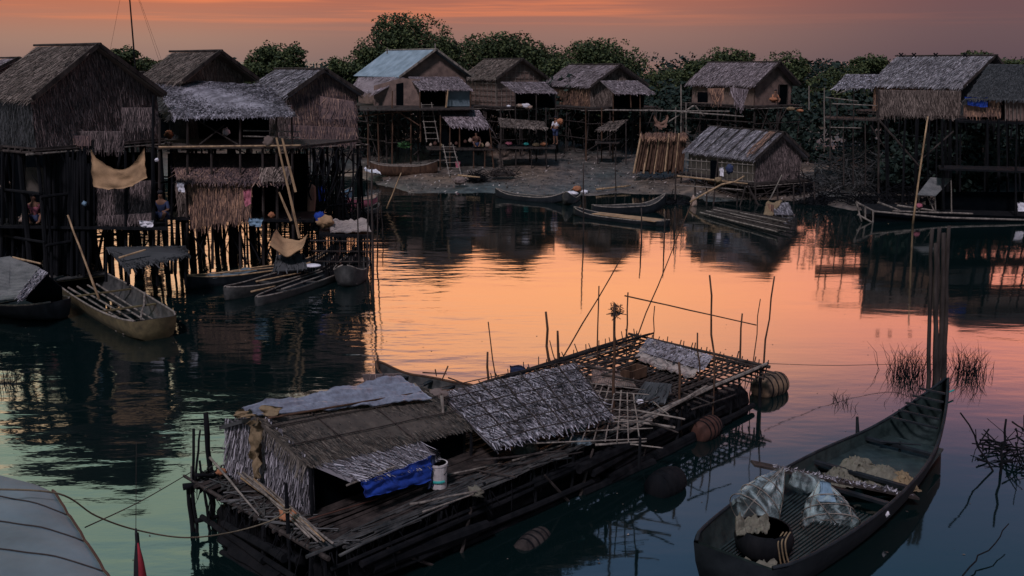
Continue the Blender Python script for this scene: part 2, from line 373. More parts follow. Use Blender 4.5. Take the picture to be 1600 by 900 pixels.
def blob(name, c, r, mat, root=None, seg=16, ring=10, rough=.28, sc=3.5, flat=True, seed=0):
    mb = MB(); c = Vector(c); g = []
    for j in range(ring+1):
        ph = math.pi*j/ring - math.pi/2
        for i in range(seg):
            a = 2*math.pi*i/seg; d = Vector((math.cos(a)*math.cos(ph), math.sin(a)*math.cos(ph), math.sin(ph)))
            k = 1+rough*noise.noise(d*sc+Vector((seed, seed, 0)))*2
            mb.v.append(c + Vector((d.x*r[0], d.y*r[1], d.z*r[2]))*k)
    for j in range(ring):
        for i in range(seg):
            a = j*seg+i; b = j*seg+(i+1) % seg; mb.f.append((a, b, b+seg, a+seg))
    return mb.build(name, mat, root, smooth=True)
def lathe(mb, base, prof, n=14, axis=Vector((0,0,1))):
    pts = [Vector(base)+axis*h for r, h in prof]; mb.tube(pts, [max(r, .001) for r, h in prof], n)
def ladder(name, p, q, wdt, n, label, mat='bamboo', side=Vector((1,0,0)), root=None):
    p = Vector(p); q = Vector(q); t = root or thing(name, p, label, 'ladder', 'ladders up to the houses')
    for s_ in (-1, 1):
        mb = MB(); mb.stick(p+side*wdt/2*s_, q+side*wdt/2*s_*.85, .035, .02); mb.build('rail', mat, t)
    for k in range(n):
        f_ = (k+.6)/n; c = p.lerp(q, f_); mb = MB(); mb.stick(c-side*(wdt/2+.06), c+side*(wdt/2+.06), .024, .02, 2); mb.build('rung', mat, t)
    return t

# ------------------------------------------------------------------ terrain and water
SH = [(-200,60), (G(0,250).x,60), (G(560,268).x,62.0), (G(600,288).x,57.5), (G(645,300).x,54.2), (G(720,303).x,53.6), (G(830,304).x,53.2), (G(930,305).x,53.0),
      (G(1060,302).x,53.6), (G(1110,318).x,50.6), (G(1180,312).x,51), (G(1260,312).x,50.8), (G(1330,330).x,47.4), (G(1450,335).x,46.4), (G(1600,345).x,44.5), (200,40)]
def shore(x):
    for (x0, y0), (x1, y1) in zip(SH, SH[1:]):
        if x0 <= x <= x1: return y0+(y1-y0)*(x-x0)/(x1-x0)
    return 60
def hz(x, y):
    d = y - shore(max(-199, min(199, x)))
    z = -1.6 if d < -12 else (d*.13 if d < 0 else min(1.1, d*.075))
    if y > 100: z = 1.1 + min(2.0, (y-100)*.004)
    n_ = noise.noise(Vector((x*.45, y*.45, 0)))*.12 + noise.noise(Vector((x*.9, y*2.2, 3)))*.035
    return z + n_*(1 if d > -3 else .3)
def axis(dense0, dense1, step, far):
    a = []; x = dense0
    while x <= dense1: a.append(x); x += step
    k = step*1.5; x = dense1+k
    while x < far[1]: a.append(x); k *= 1.35; x += k
    a.append(far[1]); k = step*1.5; x = dense0-k; b = []
    while x > far[0]: b.append(x); k *= 1.35; x -= k
    b.append(far[0]); return b[::-1]+a
xs = axis(-32, 32, .42, (-2500, 2500)); ys = axis(44, 78, .42, (-40, 4500))
mb = MB(); mb.v = [Vector((x, y, hz(x, y))) for y in ys for x in xs]
nx = len(xs)
for j in range(len(ys)-1):
    for i in range(nx-1): a = j*nx+i; mb.f.append((a, a+1, a+1+nx, a+nx))
tag(mb.build('ground', 'mud', loc=(0,0,0), smooth=True), '', '', kind='structure')
mb = MB(); mb.quad(Vector((-420,-35,0)), Vector((420,-35,0)), Vector((420,88,0)), Vector((-420,88,0)))
tag(mb.build('water', 'water', loc=(0,0,0)), '', '', kind='structure')

# ------------------------------------------------------------------ houses on stilts
def house(name, label, pk, Y, gl, gr, rp, eave_y, floor_y, w, base=0., gable='thatch_wall', side='thatch_wall', roof='thatch_far', sroof=None,
          dens=150, sl=.30, sw=.042, ns=(4,3), sr=.06, over=.35, plat=(0,0,0,0), door=None, wall_in=.25, lattice=False, stilt='wood', Lmax=6.8):
    P0 = V(pk[0], pk[1], Y); kx = lambda px, py: V(px, py, 1).x
    best = None
    for i in range(25, 89):                                   # gable direction from its two eave corners
        p_ = rad(i); vx, vy = math.sin(p_), math.cos(p_)
        xl = (P0.x-vx*w/2)/(Y-vy*w/2); xr = (P0.x+vx*w/2)/(Y+vy*w/2)
        er = abs((xr-xl)-(kx(gr, eave_y)-kx(gl, eave_y)))
        if best is None or er < best[0]: best = (er, p_)
    ph = best[1]; psi = ph; k_ = kx(rp, pk[1]); L = 99
    for i in range(0, 46):                                    # ridge direction: near square to the gable, house length within reason
        psi = ph-rad(i); dn_ = math.cos(psi)+k_*math.sin(psi)
        L = (P0.x-k_*Y)/dn_ if dn_ > .02 else 99
        if 0 < L < Lmax: break
    L = min(L, Lmax); cs = math.cos(ph)
    u = Vector((-math.cos(psi), math.sin(psi), 0)); v = Vector((math.sin(ph), cs, 0))
    P = V(pk[0], pk[1], Y); zr = P.z; O = Vector((P.x, P.y, 0))
    ze = V(gl, eave_y, Y-w/2*cs).z; zf = V(gl, floor_y, Y-w/2*cs).z
    def pt(a, b, z): return O + u*a + v*b + Vector((0,0,z))
    t = thing(name, pt(L/2, 0, base), label, 'house')
    for sg, nm in ((-1, 'l'), (1, 'r')):
        q = [pt(-.12, 0, zr+.02), pt(L+.1, 0, zr), pt(-.12, sg*w/2, ze), pt(L+.1, sg*w/2, ze)]
        if sg < 0: q = [q[1], q[0], q[3], q[2]]
        if roof == 'tin':
            mb = MB(); nr_ = int(L/.11); g = []
            for i in range(nr_+1):
                for j in (0, 1):
                    p = bil(q, i/nr_, j) + Vector((0,0,.035 if i % 2 else 0)); g.append(p)
            mb.v = g + [p-Vector((0,0,.02)) for p in g]; n1 = len(g)
            for i in range(nr_): a = 2*i; mb.f += [(a, a+1, a+3, a+2), (a+n1, a+2+n1, a+3+n1, a+1+n1)]
            ro_ = mb.build('roof', 'tin', t)
        else: ro_ = panel('roof', q, t, roof if sg < 0 or not sroof else sroof, dens, sl, sw, th=.06)
        if sg < 0: rfo = ro_
    # ridge pole and bargeboards
    mb = MB(); mb.stick(pt(-.25,0,zr+.06), pt(L+.25,0,zr+.05), .05, .01); mb.build('ridge_pole', 'wood' if roof != 'tin' else 'bamboo', rfo)
    for sg in (-1, 1):
        mb = MB(); mb.beam(pt(-.16, 0, zr+.05), pt(-.16, sg*(w/2+.06), ze+.03), .04, .13); mb.build('bargeboard', 'wood' if roof != 'tin' else 'bamboo', rfo)
    # walls
    iw = w/2-over; slope = (zr-ze)/(w/2)
    zt = zr - slope*iw
    a0 = wall_in; a1 = L-wall_in
    gw = [pt(a0,-iw,zt-.05), pt(a0,iw,zt-.05), pt(a0,-iw,zf), pt(a0,iw,zf)]
    mb = MB(); nd = -u
    i = 0
    def wallface(dd):
        k = len(mb.v); mb.v += [pt(a0+dd,-iw,zf), pt(a0+dd,iw,zf), pt(a0+dd,iw,zt-.04), pt(a0+dd,0,zr-.10), pt(a0+dd,-iw,zt-.04)]; return k
    k0 = wallface(0); k1 = wallface(.07)
    mb.f += [tuple(k0+j for j in range(5)), tuple(k1+j for j in range(4,-1,-1))] + [(k0+j, k1+j, k1+(j+1) % 5, k0+(j+1) % 5) for j in range(5)]
    if gable.startswith('thatch'):
        strips(mb, gw, dens, sl, sw, .04, .14, 0, n_=nd)
        for lv in range(6):
            f0 = lv/6; z0 = zt+(zr-zt)*(f0+.17); hwid = iw*(1-f0)*.92
            strips(mb, [pt(a0,-hwid,z0), pt(a0,hwid,z0), pt(a0,-hwid,z0-(zr-zt)/6), pt(a0,hwid,z0-(zr-zt)/6)], dens, sl*.8, sw, .04, .14, 0, n_=nd, rows=2)
    go = mb.build('gable_wall', gable, t)
    if door:
        f0, f1, dz = door; mb = MB(); b0 = lerp(-iw, iw, f0); b1 = lerp(-iw, iw, f1); zz = zf+(zt-zf)*dz
        mb.slab(pt(a0-.05,b0,zz), pt(a0-.05,b0,zf+.02), pt(a0-.05,b1,zf+.02), pt(a0-.05,b1,zz), .04); do = mb.build('doorway', 'shade_black', t)
        mb = MB()
        for x in (b0, b1): mb.stick(pt(a0-.09,x,zf), pt(a0-.09,x,zz+.05), .035, .01, 2)
        mb.stick(pt(a0-.09,b0-.05,zz), pt(a0-.09,b1+.05,zz), .03, .01, 2); mb.build('frame', 'wood', do)
    q = [pt(a0,-iw,zt-.05), pt(a1,-iw,zt-.05), pt(a0,-iw,zf), pt(a1,-iw,zf)]
    if side.startswith('thatch'): panel('side_wall', [q[1],q[0],q[3],q[2]], t, side, dens, sl, sw, n_=-v, droop=0)
    else: board('side_wall', [q[1],q[0],q[3],q[2]], t, side)
    if lattice:
        mb = MB()
        for k in range(9): p = q[0].lerp(q[1], k/8)-v*.06; mb.stick(p, p+(q[2]-q[0]), .022, .01, 2)
        for k in range(6): p = q[0].lerp(q[2], k/5)-v*.09; mb.stick(p, p+(q[1]-q[0]), .018, .01, 2)
        for k in range(11):
            b_ = lerp(-iw, iw, k/10); zz = zr-slope*abs(b_)-.1; mb.stick(pt(a0-.05,b_,zf), pt(a0-.05,b_,zz), .022, .01, 2)
        for k in range(8):
            zz = lerp(zf, zr-.4, k/7); hb = min(iw, (zr-.1-zz)/slope); mb.stick(pt(a0-.08,-hb,zz), pt(a0-.08,hb,zz), .018, .01, 2)
        mb.build('lattice', 'bamboo', go)
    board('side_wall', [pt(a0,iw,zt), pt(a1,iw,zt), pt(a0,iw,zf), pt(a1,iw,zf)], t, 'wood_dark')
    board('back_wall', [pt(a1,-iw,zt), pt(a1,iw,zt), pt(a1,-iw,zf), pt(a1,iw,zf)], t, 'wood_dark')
    # platform with stick floor
    pf, pb, pl_, pr_ = plat; A0, A1, B0, B1 = a0-pf-.1, a1+pb+.1, -iw-pl_-.1, iw+pr_+.1
    mb = MB(); mb.slab(pt(A0,B0,zf-.02), pt(A1,B0,zf-.02), pt(A1,B1,zf-.02), pt(A0,B1,zf-.02), .05)
    for k in range(int((A1-A0)/.35)):
        a = A0+.35*k; mb.stick(pt(a,B0-.12*R.random(),zf-.06), pt(a,B1+.15*R.random(),zf-.06), .035, .01, 2)
    mb.build('platform', 'wood', t)
    for b_ in (B0, B1):
        mb = MB(); mb.stick(pt(A0-.3,b_,zf-.13), pt(A1+.2,b_,zf-.13), .045, .02); mb.build('beam', 'wood', t)
    for a in (A0, A1):
        mb = MB(); mb.stick(pt(a,B0-.3,zf-.14), pt(a,B1+.3,zf-.16), .035, .02); mb.build('beam', 'bamboo' if a == A0 else 'wood', t)
    na, nb = ns
    for i in range(na):
        for j in range(nb):
            a = lerp(A0+.1, A1-.1, i/(na-1)); b_ = lerp(B0+.1, B1-.1, j/(nb-1)); f_ = pt(a+R.uniform(-.12,.12), b_+R.uniform(-.12,.12), 0)
            mb = MB(); mb.stick(Vector((f_.x, f_.y, base-.9)), pt(a, b_, zf-.03), sr*R.uniform(.8,1.25), .02, 4, .8)
            if R.random() < .45: mb.stick(Vector((f_.x+.2*R.random(), f_.y, base-.9)), pt(a+.3*R.uniform(-1,1), b_+.2, zf-.1), sr*.6, .03, 4, .8)
            mb.build('stilt', stilt, t)
    for k in range(max(3, na)):
        bb = B0+.05 if k % 2 else B1-.1; a = lerp(A0, A1, R.random()); a2 = lerp(A0, A1, R.random())
        mb = MB(); mb.stick(pt(a,bb,lerp(base, zf, R.uniform(0,.3))), pt(a2,bb,zf-.1), sr*.6, .02); mb.build('brace', stilt, t)
        mb = MB(); mb.stick(pt(A0,lerp(B0,B1,R.random()),lerp(base,zf,.1)), pt(A0,lerp(B0,B1,R.random()),zf-.1), sr*.6, .02); mb.build('brace', stilt, t)
    for z_ in (.35, .68):
        mb = MB(); zz = lerp(base, zf, z_); mb.stick(pt(A0,B0,zz), pt(A0,B1,zz), sr*.6, .01); mb.build('tie_bar', stilt, t)
        mb = MB(); mb.stick(pt(A0,B0,zz+.1), pt(A1,B0,zz+.1), sr*.6, .01); mb.build('tie_bar', stilt, t)
    mb = MB()
    for k in range(int(6*(A1-A0)*(B1-B0))):
        a, b_ = R.uniform(A0,A1), R.uniform(B0,B1); z0_ = lerp(base-.3, zf-.3, R.random()); dd = Vector((R.gauss(0,1), R.gauss(0,1), R.gauss(0,1.6))).normalized()*R.uniform(.5,1.6)
        mb.stick(pt(a,b_,z0_)-dd/2, pt(a,b_,min(zf-.2, z0_))+dd/2*(1 if z0_+dd.z/2 < zf-.1 else -.2), .022, .05, 3, .8, 4)
    sc_ = mb.build('scaffold', stilt, t); sc_['kind'] = 'stuff'
    return t, pt, dict(zr=zr, ze=ze, zf=zf, zt=zt, L=L, iw=iw, A0=A0, A1=A1, B0=B0, B1=B1, u=u, v=v)
def posts(root, lst, Y, r=.05, mat='wood', name='post'):
    for (x0, y0, x1, y1) in lst:
        mb = MB(); mb.stick(V(x1, y1, Y), V(x0, y0, Y), r, .015); mb.build(name, mat, root)
def quadV(*a):                         # TL TR BL BR each (px, py, Y)
    return [V(*p) for p in a]

# big house at the left edge
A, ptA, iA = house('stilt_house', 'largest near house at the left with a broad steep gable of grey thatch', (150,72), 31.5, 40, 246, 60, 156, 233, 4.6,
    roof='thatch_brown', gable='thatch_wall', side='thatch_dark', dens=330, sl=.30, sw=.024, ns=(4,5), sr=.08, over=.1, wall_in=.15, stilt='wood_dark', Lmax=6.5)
panel('skirt_wall', quadV((52,205,30.9),(194,205,30.9),(54,232,30.9),(193,234,30.9)), A, 'thatch_wall', 330, .28, .024, n_=Vector((0,-1,0)))
panel('skirt_wall', quadV((100,212,30.75),(142,212,30.75),(102,228,30.75),(142,228,30.75)), A, 'thatch_mix', 200, .2, .02, th=.01, n_=Vector((0,-1,0)))
panel('wall_patch', quadV((190,168,30.9),(238,168,30.9),(192,200,30.9),(238,200,30.9)), A, 'thatch_wall', 300, .22, .022, n_=Vector((0,-1,0)), th=.02)
panel('end_wall', quadV((-40,165,31.6),(50,158,30.95),(-40,236,31.6),(48,236,30.95)), A, 'thatch_dark', 150, .45, .04, n_=Vector((0,-1,0)))
board('shade_sheet', quadV((-60,350,33),(150,350,33),(-60,432,33),(150,432,33)), A, 'shade_black', .05)  # black sheet put in to darken the space under the house
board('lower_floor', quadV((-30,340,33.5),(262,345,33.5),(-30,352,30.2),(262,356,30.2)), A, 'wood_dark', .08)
board('shade_fill_board', quadV((-40,238,34),(238,238,34),(-40,350,34),(262,350,34)), A, 'shade_black', .05)  # black board fills in the shade of the lower room
panel('lower_wall', quadV((150,286,30.6),(242,282,30.6),(152,352,30.6),(242,346,30.6)), A, 'thatch_wall', 330, .26, .024, n_=Vector((0,-1,0)))
panel('lower_wall', quadV((152,338,30.5),(242,332,30.5),(154,352,30.5),(240,348,30.5)), A, 'thatch_wall', 300, .22, .022, n_=Vector((0,-1,0)), th=.02)
board('lower_wall', quadV((36,262,31.2),(78,262,31.2),(38,300,31.2),(76,300,31.2)), A, 'mat_dark', .03)
mb = MB()
for k in range(46):
    x = lerp(70, 142, k/45)+R.uniform(-1.5,1.5); mb.stick(V(x+R.uniform(-2,2), 428+R.uniform(-4,4), 30.4+R.uniform(-.2,.2)), V(x, 236+R.uniform(-4,30), 30.4), .045, .02, 4)
mb.build('pole_screen', 'wood_dark', A)
posts(A, [(240,150,240,352),(146,236,146,352),(38,236,36,430),(4,236,2,425),(196,236,198,425),(238,236,240,425),(260,340,262,425)], 30.5, .055, 'wood_dark')
posts(A, [(x,352,x+R.uniform(-3,3),428) for x in (150,164,176,188,204,214,226,248,256,268,276)], 31, .05, 'wood_dark', 'stilt')
sm = ragged_sheet('hanging_mat', quadV((141,233,29.8),(226,231,29.8),(146,292,29.8),(229,278,29.8)), None, 'mat_straw', .62, 18, 10, .04)
tag(sm, 'sagging golden brown woven mat hung below the big left house', 'mat')
# awning over the water at the foot of the house
aw = thing('awning', G(225,430), 'low dark leaf awning over the water right of the long ochre boat', 'awning')
panel('roof', quadV((165,386,30),(290,384,30.4),(196,420,28.6),(296,398,28.8)), aw, 'thatch_dark', 130, .4, .05)
posts(aw, [(166,390,166,440),(200,418,200,446),(290,400,290,445),(245,408,246,447)], 29, .045, 'wood_dark')
mb = MB(); mb.stick(V(186,403,28.9), V(228,390,28.9), .035); tag(mb.build('bamboo_pole', 'bamboo_warm'), 'short pale bamboo lying on the low dark awning', 'pole')

# second house: gable behind a long porch roof
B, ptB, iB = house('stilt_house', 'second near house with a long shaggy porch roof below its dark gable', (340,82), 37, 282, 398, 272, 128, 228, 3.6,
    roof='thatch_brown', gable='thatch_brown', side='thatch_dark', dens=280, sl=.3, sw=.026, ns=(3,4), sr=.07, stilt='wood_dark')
panel('roof_wing', quadV((286,84,38.5),(282,128,36),(222,124,38.5),(250,140,36)), B, 'thatch_brown', 100, .4, .045)
panel('porch_roof', quadV((236,122,36.6),(424,134,36.2),(272,184,33.0),(460,180,32.6)), B, 'thatch_pale', 420, .30, .024, .07, .5)
panel('porch_eave', quadV((240,130,36.7),(272,182,33.1),(228,140,37),(262,190,33.6)), B, 'thatch_dark', 120, .4, .04)
board('veranda_floor', quadV((245,216,36),(560,218,36),(245,230,33),(470,228,33)), B, 'wood', .08)
mb = MB(); mb.stick(V(248,230,32.9), V(470,227,32.9), .035, .015, 7); mb.build('beam', 'bamboo_warm', B)
board('veranda_shade', quadV((240,140,36.3),(420,140,36.3),(240,228,36.3),(420,228,36.3)), B, 'shade_black', .05)  # black sheet stands for the shade inside the open veranda
posts(B, [(293,184,293,420),(375,180,376,420),(250,184,248,420),(432,182,434,418),(330,232,332,420),(410,230,412,418),(456,182,458,415)], 33.1, .05, 'wood')
posts(B, [(312,190,372,226),(350,196,312,226)], 33.3, .03, 'wood', 'brace')
mb = MB()
for y in (204,213): mb.stick(V(380,y,33.2), V(470,y+2,33.2), .025)
mb.build('railing', 'bamboo', B)
panel('lower_awning', quadV((268,238,34.4),(452,243,34.4),(276,284,32.7),(446,286,32.7)), B, 'thatch_mix', 300, .32, .03, .06, .35)
panel('lower_awning', quadV((405,262,33.2),(455,260,33.2),(408,282,32.6),(456,284,32.6)), B, 'thatch_brown', 100, .4, .06, .06, .3)
panel('lower_wall', quadV((292,288,32.9),(394,285,32.9),(300,357,32.7),(392,338,32.7)), B, 'thatch_warm', 260, .30, .03, n_=Vector((0,-1,0)), jit=.14)
panel('lower_wall', quadV((272,286,33.5),(294,286,33.5),(280,345,33.5),(296,335,33.5)), B, 'thatch_brown', 100, .5, .05, n_=Vector((0,-1,0)), jit=.4)
board('shade_fill_board', quadV((262,240,36),(480,240,36),(262,336,36),(480,336,36)), B, 'shade_black', .05)  # dark fill standing for the shade below the second house
board('lower_floor', quadV((262,330,36),(500,330,36),(262,340,33),(490,344,33)), B, 'wood_dark', .08)
for k in range(34):
    x = R.uniform(282, 480); yy = R.uniform(33, 36.5); g0 = G(x, 415-(yy-33)*9); g0.z = -.9
    mb = MB(); mb.stick(g0, V(x+R.uniform(-5,5), 340, yy), R.uniform(.03,.085), .03); mb.build('stilt', 'wood_dark', B)
for k in range(16):
    x = R.uniform(285, 470); mb = MB(); mb.stick(V(x, R.uniform(395,415), 33.2), V(x+R.uniform(-45,45), 342, 33.4), .03, .03); mb.build('brace', 'wood_dark', B)
for i, (x0, y0, x1, y1, yy) in enumerate([(432,215,468,372,32.3),(441,216,462,300,32.4),(436,300,455,345,32.2)]):
    mb = MB(); mb.stick(V(x1, y1, yy), V(x0, y0, yy), .045, .01)
    tag(mb.build('bamboo_pole', 'bamboo_warm'), ['longest tan bamboo leaning on the porch edge of the second house','thinner tan bamboo leaning beside the longest one at the porch edge','short brown bamboo stub crossing the foot of the leaning bamboos'][i], 'pole', 'bamboo poles leaning on the second house')

# third house
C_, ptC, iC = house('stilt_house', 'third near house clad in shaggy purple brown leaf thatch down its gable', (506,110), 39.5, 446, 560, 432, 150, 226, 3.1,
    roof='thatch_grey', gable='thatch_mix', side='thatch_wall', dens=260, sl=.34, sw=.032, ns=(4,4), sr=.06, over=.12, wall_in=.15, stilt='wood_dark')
panel('wall_patch', quadV((450,195,38.6),(556,200,38.4),(452,222,38.6),(556,224,38.4)), C_, 'thatch_mix', 200, .34, .035, n_=Vector((0,-1,0)), th=.02, jit=.25)
panel('wall_patch', quadV((500,150,38.7),(552,158,38.5),(502,186,38.6),(556,186,38.4)), C_, 'thatch_mix', 120, .34, .035, n_=Vector((0,-1,0)), th=.02, jit=.6)
for k in range(26):
    x = R.uniform(462, 576); mb = MB(); g0 = G(x, R.uniform(330, 372)); g0.z = -.6
    mb.stick(g0, V(x+R.uniform(-7,7), R.uniform(226, 262), g0.y), R.uniform(.025,.055), .05); mb.build('stilt', 'wood_dark', C_)
for k in range(16):
    x = R.uniform(465, 560); mb = MB(); mb.stick(V(x, R.uniform(290,330), 38), V(x+R.uniform(-30,30), 230, 38.4), .03, .05); mb.build('brace', 'wood_dark', C_)

# roof behind, cut by the frame
Z_, _, _ = house('stilt_house', 'small dark roof poking in at the left edge behind the big house', (26,92), 46, -14, 60, 6, 118, 165, 3.4, dens=60, ns=(2,2))
hb, _, _ = house('stilt_house', 'tiny grey roof peeping between the big left house and the second house', (222,114), 56, 212, 236, 208, 121, 150, 2.0, dens=40, ns=(2,2), base=.3)

# house with the blue grey metal roof
D, ptD, iD = house('stilt_house', 'house with the blue grey corrugated metal roof and pale bargeboards', (680,78), 66, 624, 737, 605, 121, 167, 5.0, base=.8,
    roof='tin', gable='mat_wall', side='mat_wall', ns=(4,4), sr=.07, plat=(1.6,0,1.8,0), over=.2)
panel('side_roof', quadV((560,121,67.5),(632,120,65),(546,142,66),(588,146,63.5)), D, 'thatch_far', 60, .4, .07)
board('side_room_wall', quadV((584,134,64.2),(626,122,64.2),(584,168,64.2),(626,168,64.2)), D, 'mat_wall', .05)
board('doorway', quadV((619,131,64.0),(630,129,64.0),(619,165,64.0),(630,165,64.0)), D, 'shade_black', .04)
board('side_room_wall', quadV((626,122,64.1),(656,124,63.8),(626,168,64.1),(656,168,63.8)), D, 'mat_wall', .05)
panel('porch_roof', quadV((638,120,64.6),(716,120,64.6),(656,140,62.4),(738,140,62.4)), D, 'thatch_far', 210, .28, .042)
board('porch_screen', quadV((697,141,62.9),(735,141,62.9),(697,166,62.9),(735,166,62.9)), D, 'tarp_grey', .04)
board('veranda_shade', quadV((656,140,64.3),(736,140,64.3),(656,166,64.3),(736,166,64.3)), D, 'shade_black', .04)  # shade under the porch put in as a black sheet
posts(D, [(656,140,657,222),(697,141,697,168),(735,140,735,170),(613,142,613,262),(575,168,575,262),(590,168,592,262),(642,168,642,262)], 62.5, .055, 'pole_brown')
posts(D, [(700,140,697,168)], 62.3, .06, 'bamboo_warm')
mb = MB(); mb.stick(V(618,172,62.2), V(655,196,62.2), .05); mb.stick(V(560,182,62.2), V(650,172,62.2), .05); mb.build('brace', 'pole_brown', D)
for x in (605, 680):
    mb = MB(); mb.stick(V(x, 84 if x == 605 else 78, 66.1), V(x, 74 if x == 605 else 68, 66.1), .05); mb.build('finial', 'bamboo', D)
board('veranda_floor', quadV((562,165,64),(740,164,64),(562,172,61.8),(740,170,61.8)), D, 'wood', .07)
ladder('ladder', V(676,222,62), V(666,160,62.6), .75, 7, 'upper ladder climbing to the porch of the metal roofed house')
ladder('ladder', G(712,276,.4), V(700,226,60.6), .7, 6, 'lower ladder standing on the mud below the thatched stall')
sp = thing('market_stall', V(725,262,61), 'open stall with its own small thatch roof under the metal roofed house', 'stall')
panel('roof', quadV((684,173,63),(748,172,63),(702,196,61),(766,199,61)), sp, 'thatch_far', 130, .4, .06)
board('floor', quadV((665,228,63),(770,228,63),(668,233,60.8),(772,233,60.8)), sp, 'wood', .07)
board('back_wall', quadV((690,196,62.8),(768,198,62.8),(690,229,62.8),(768,229,62.8)), sp, 'shade_black', .05)
posts(sp, [(703,198,703,268),(718,198,718,230),(765,200,772,268),(688,180,688,268),(740,232,740,268),(758,232,757,268)], 60.9, .05, 'pole_brown')
for i, (x, y, r) in enumerate([(673,226,.14),(680,224,.18),(690,227,.13),(704,225,.15),(713,224,.16),(753,227,.2),(762,226,.24),(766,230,.2),(742,226,.16),(735,219,.2),(727,221,.16)]):
    p = V(x, y, 61.3); r *= .7; mb = MB(); lathe(mb, p-Vector((0,0,r)), [(r*.5,0),(r*.95,r*.4),(r,r),(r*.75,r*1.5),(r*.4,r*1.8),(r*.45,r*2)], 10)
    tag(mb.build('jar', ['jar','rust','ochre_cloth'][i % 3], smooth=True), 'round clay jar among the goods on the stall floor', 'jar', 'jars on the stall floor')

# house with bamboo lattice wall
E_, ptE, iE = house('stilt_house', 'house with an olive brown roof and a bamboo lattice gable right of the metal roof', (815,93), 67, 776, 856, 757, 124, 167, 3.9, base=.9,
    roof='thatch_brown', gable='mat_wall', side='mat_wall', dens=190, ns=(4,4), sr=.06, lattice=True, over=.2, plat=(1.5,0,.5,.3))
panel('porch_roof', quadV((782,128,65.2),(850,128,65.2),(804,144,63.2),(871,145,63.2)), E_, 'thatch_far', 210, .28, .042)
board('veranda_shade', quadV((806,142,65),(868,142,65),(806,168,65),(868,168,65)), E_, 'shade_black', .04)  # porch shade drawn as a flat black board
posts(E_, [(805,145,806,262),(838,145,838,262),(868,145,869,262),(782,166,783,262),(826,168,828,262),(853,168,853,262)], 63.2, .05, 'wood')
lw = thing('lean_to', G(815,262,.8), 'ragged thatch lean-to halfway down below the lattice gabled house', 'shelter')
panel('roof', quadV((778,184,62.5),(850,190,62.5),(782,198,61),(856,202,61)), lw, 'thatch_brown', 70, .45, .06, .08, .4)
board('floor', quadV((778,226,63.2),(868,226,63.2),(778,231,61),(868,231,61)), lw, 'wood', .07)
posts(lw, [(783,196,783,266),(853,200,854,266),(806,228,806,266),(830,228,831,266)], 61.1, .045, 'wood')
for i, (x, y, m_, r) in enumerate([(795,223,'pink',.18),(822,224,'green',.15),(838,225,'ochre_cloth',.2),(850,224,'orange',.22),(812,164,'jar',.2),(822,164,'white',.24),(826,167,'jar',.22),(795,165,'white',.12)]):
    lab = ['bundle of pink cloth on the lean-to floor','green bundle on the lean-to floor','tan bundle on the lean-to floor','orange bundle on the lean-to floor',
           'pinkish sack at the left of the lattice house porch','large pale sack in the middle of the lattice house porch','rounded pinkish sack at the right of the porch sacks','small white box at the porch edge of the lattice house'][i]
    tag(blob('sack', V(x, y+1, 61.8 if i < 4 else 63.6), (r*1.1, r*.8, r*.6), m_, seed=i, rough=.3), lab, 'sack')

# fourth far house with low porch
F_, ptF, iF = house('stilt_house', 'house with a grey leaf roof and shaggy pale walls beside the leaning pole stack', (968,102), 67, 914, 1002, 890, 135, 168, 4.2, base=.9,
    roof='thatch_far', gable='thatch_brown', side='thatch_warm', dens=190, ns=(4,4), sr=.06, over=.2, plat=(1.2,.3,1.0,.4), wall_in=.3)
panel('porch_roof', quadV((938,126,65.4),(996,126,65.4),(960,146,63.2),(1024,146,63.2)), F_, 'thatch_far', 210, .28, .042)
board('veranda_shade', quadV((958,144,65),(1006,144,65),(958,168,65),(1006,168,65)), F_, 'shade_black', .04)  # black board painted as the shade below the porch roof
posts(F_, [(958,146,958,262),(1000,148,1000,258),(985,148,986,168),(940,168,940,255),(915,168,916,258)], 63.3, .05, 'pole_brown')
mb = MB(); mb.stick(V(945,172,63), V(1140,174,63), .05, .01); tag(mb.build('bamboo_pole', 'bamboo'), 'very long horizontal pole running right from the shaggy walled house', 'pole')
sh = thing('shelter', G(958,262,1), 'tiny shelter with a tilted leaf roof under the shaggy walled house', 'shelter')
panel('roof', quadV((952,190,63.5),(982,186,63.5),(930,203,62),(962,203,62)), sh, 'thatch_brown', 90, .35, .06)
board('floor', quadV((930,220,63.5),(968,220,63.5),(930,223,62),(968,223,62)), sh, 'wood', .06)
posts(sh, [(934,203,934,262),(962,202,962,262),(978,188,978,260)], 62.2, .045, 'wood')

# fifth far house
H_, ptH, iH = house('stilt_house', 'house with a long purple grey roof, torn leaf flaps and a doorway in its gable', (1216,98), 64, 1174, 1242, 1108, 134, 166, 4.0, base=.9,
    roof='thatch_far', gable='mat_wall', side='mat_wall', dens=190, ns=(5,3), sr=.06, over=.3, plat=(.5,.2,.5,.3), door=(.62,.86,.88))
ragged = [((1106,138),(1132,138),(1112,158),(1128,160)), ((1140,136),(1170,140),(1150,166),(1160,168))]
for i, r_ in enumerate(ragged):
    panel('leaf_flap', [V(x, y, 60.6) for x, y in r_], H_, 'thatch_warm' if i == 0 else 'thatch_far', 90, .5, .06, n_=Vector((0,-1,0)), jit=.3)
board('window', [V(x, y, 60.9) for x, y in ((1090,144),(1106,144),(1090,160),(1106,160))], H_, 'shade_black', .04)
posts(H_, [(1064,132,1064,210),(1072,160,1072,215),(1056,168,1055,215),(1264,134,1264,172),(1288,137,1288,245)], 60.5, .045, 'bamboo')
mb = MB(); mb.stick(V(1084,165,60), V(1045,190,60), .05); mb.stick(V(1086,165,60), V(1100,182,60), .05); mb.stick(V(1045,173,59.8), V(1162,182,59.8), .05); mb.build('brace', 'bamboo', H_)
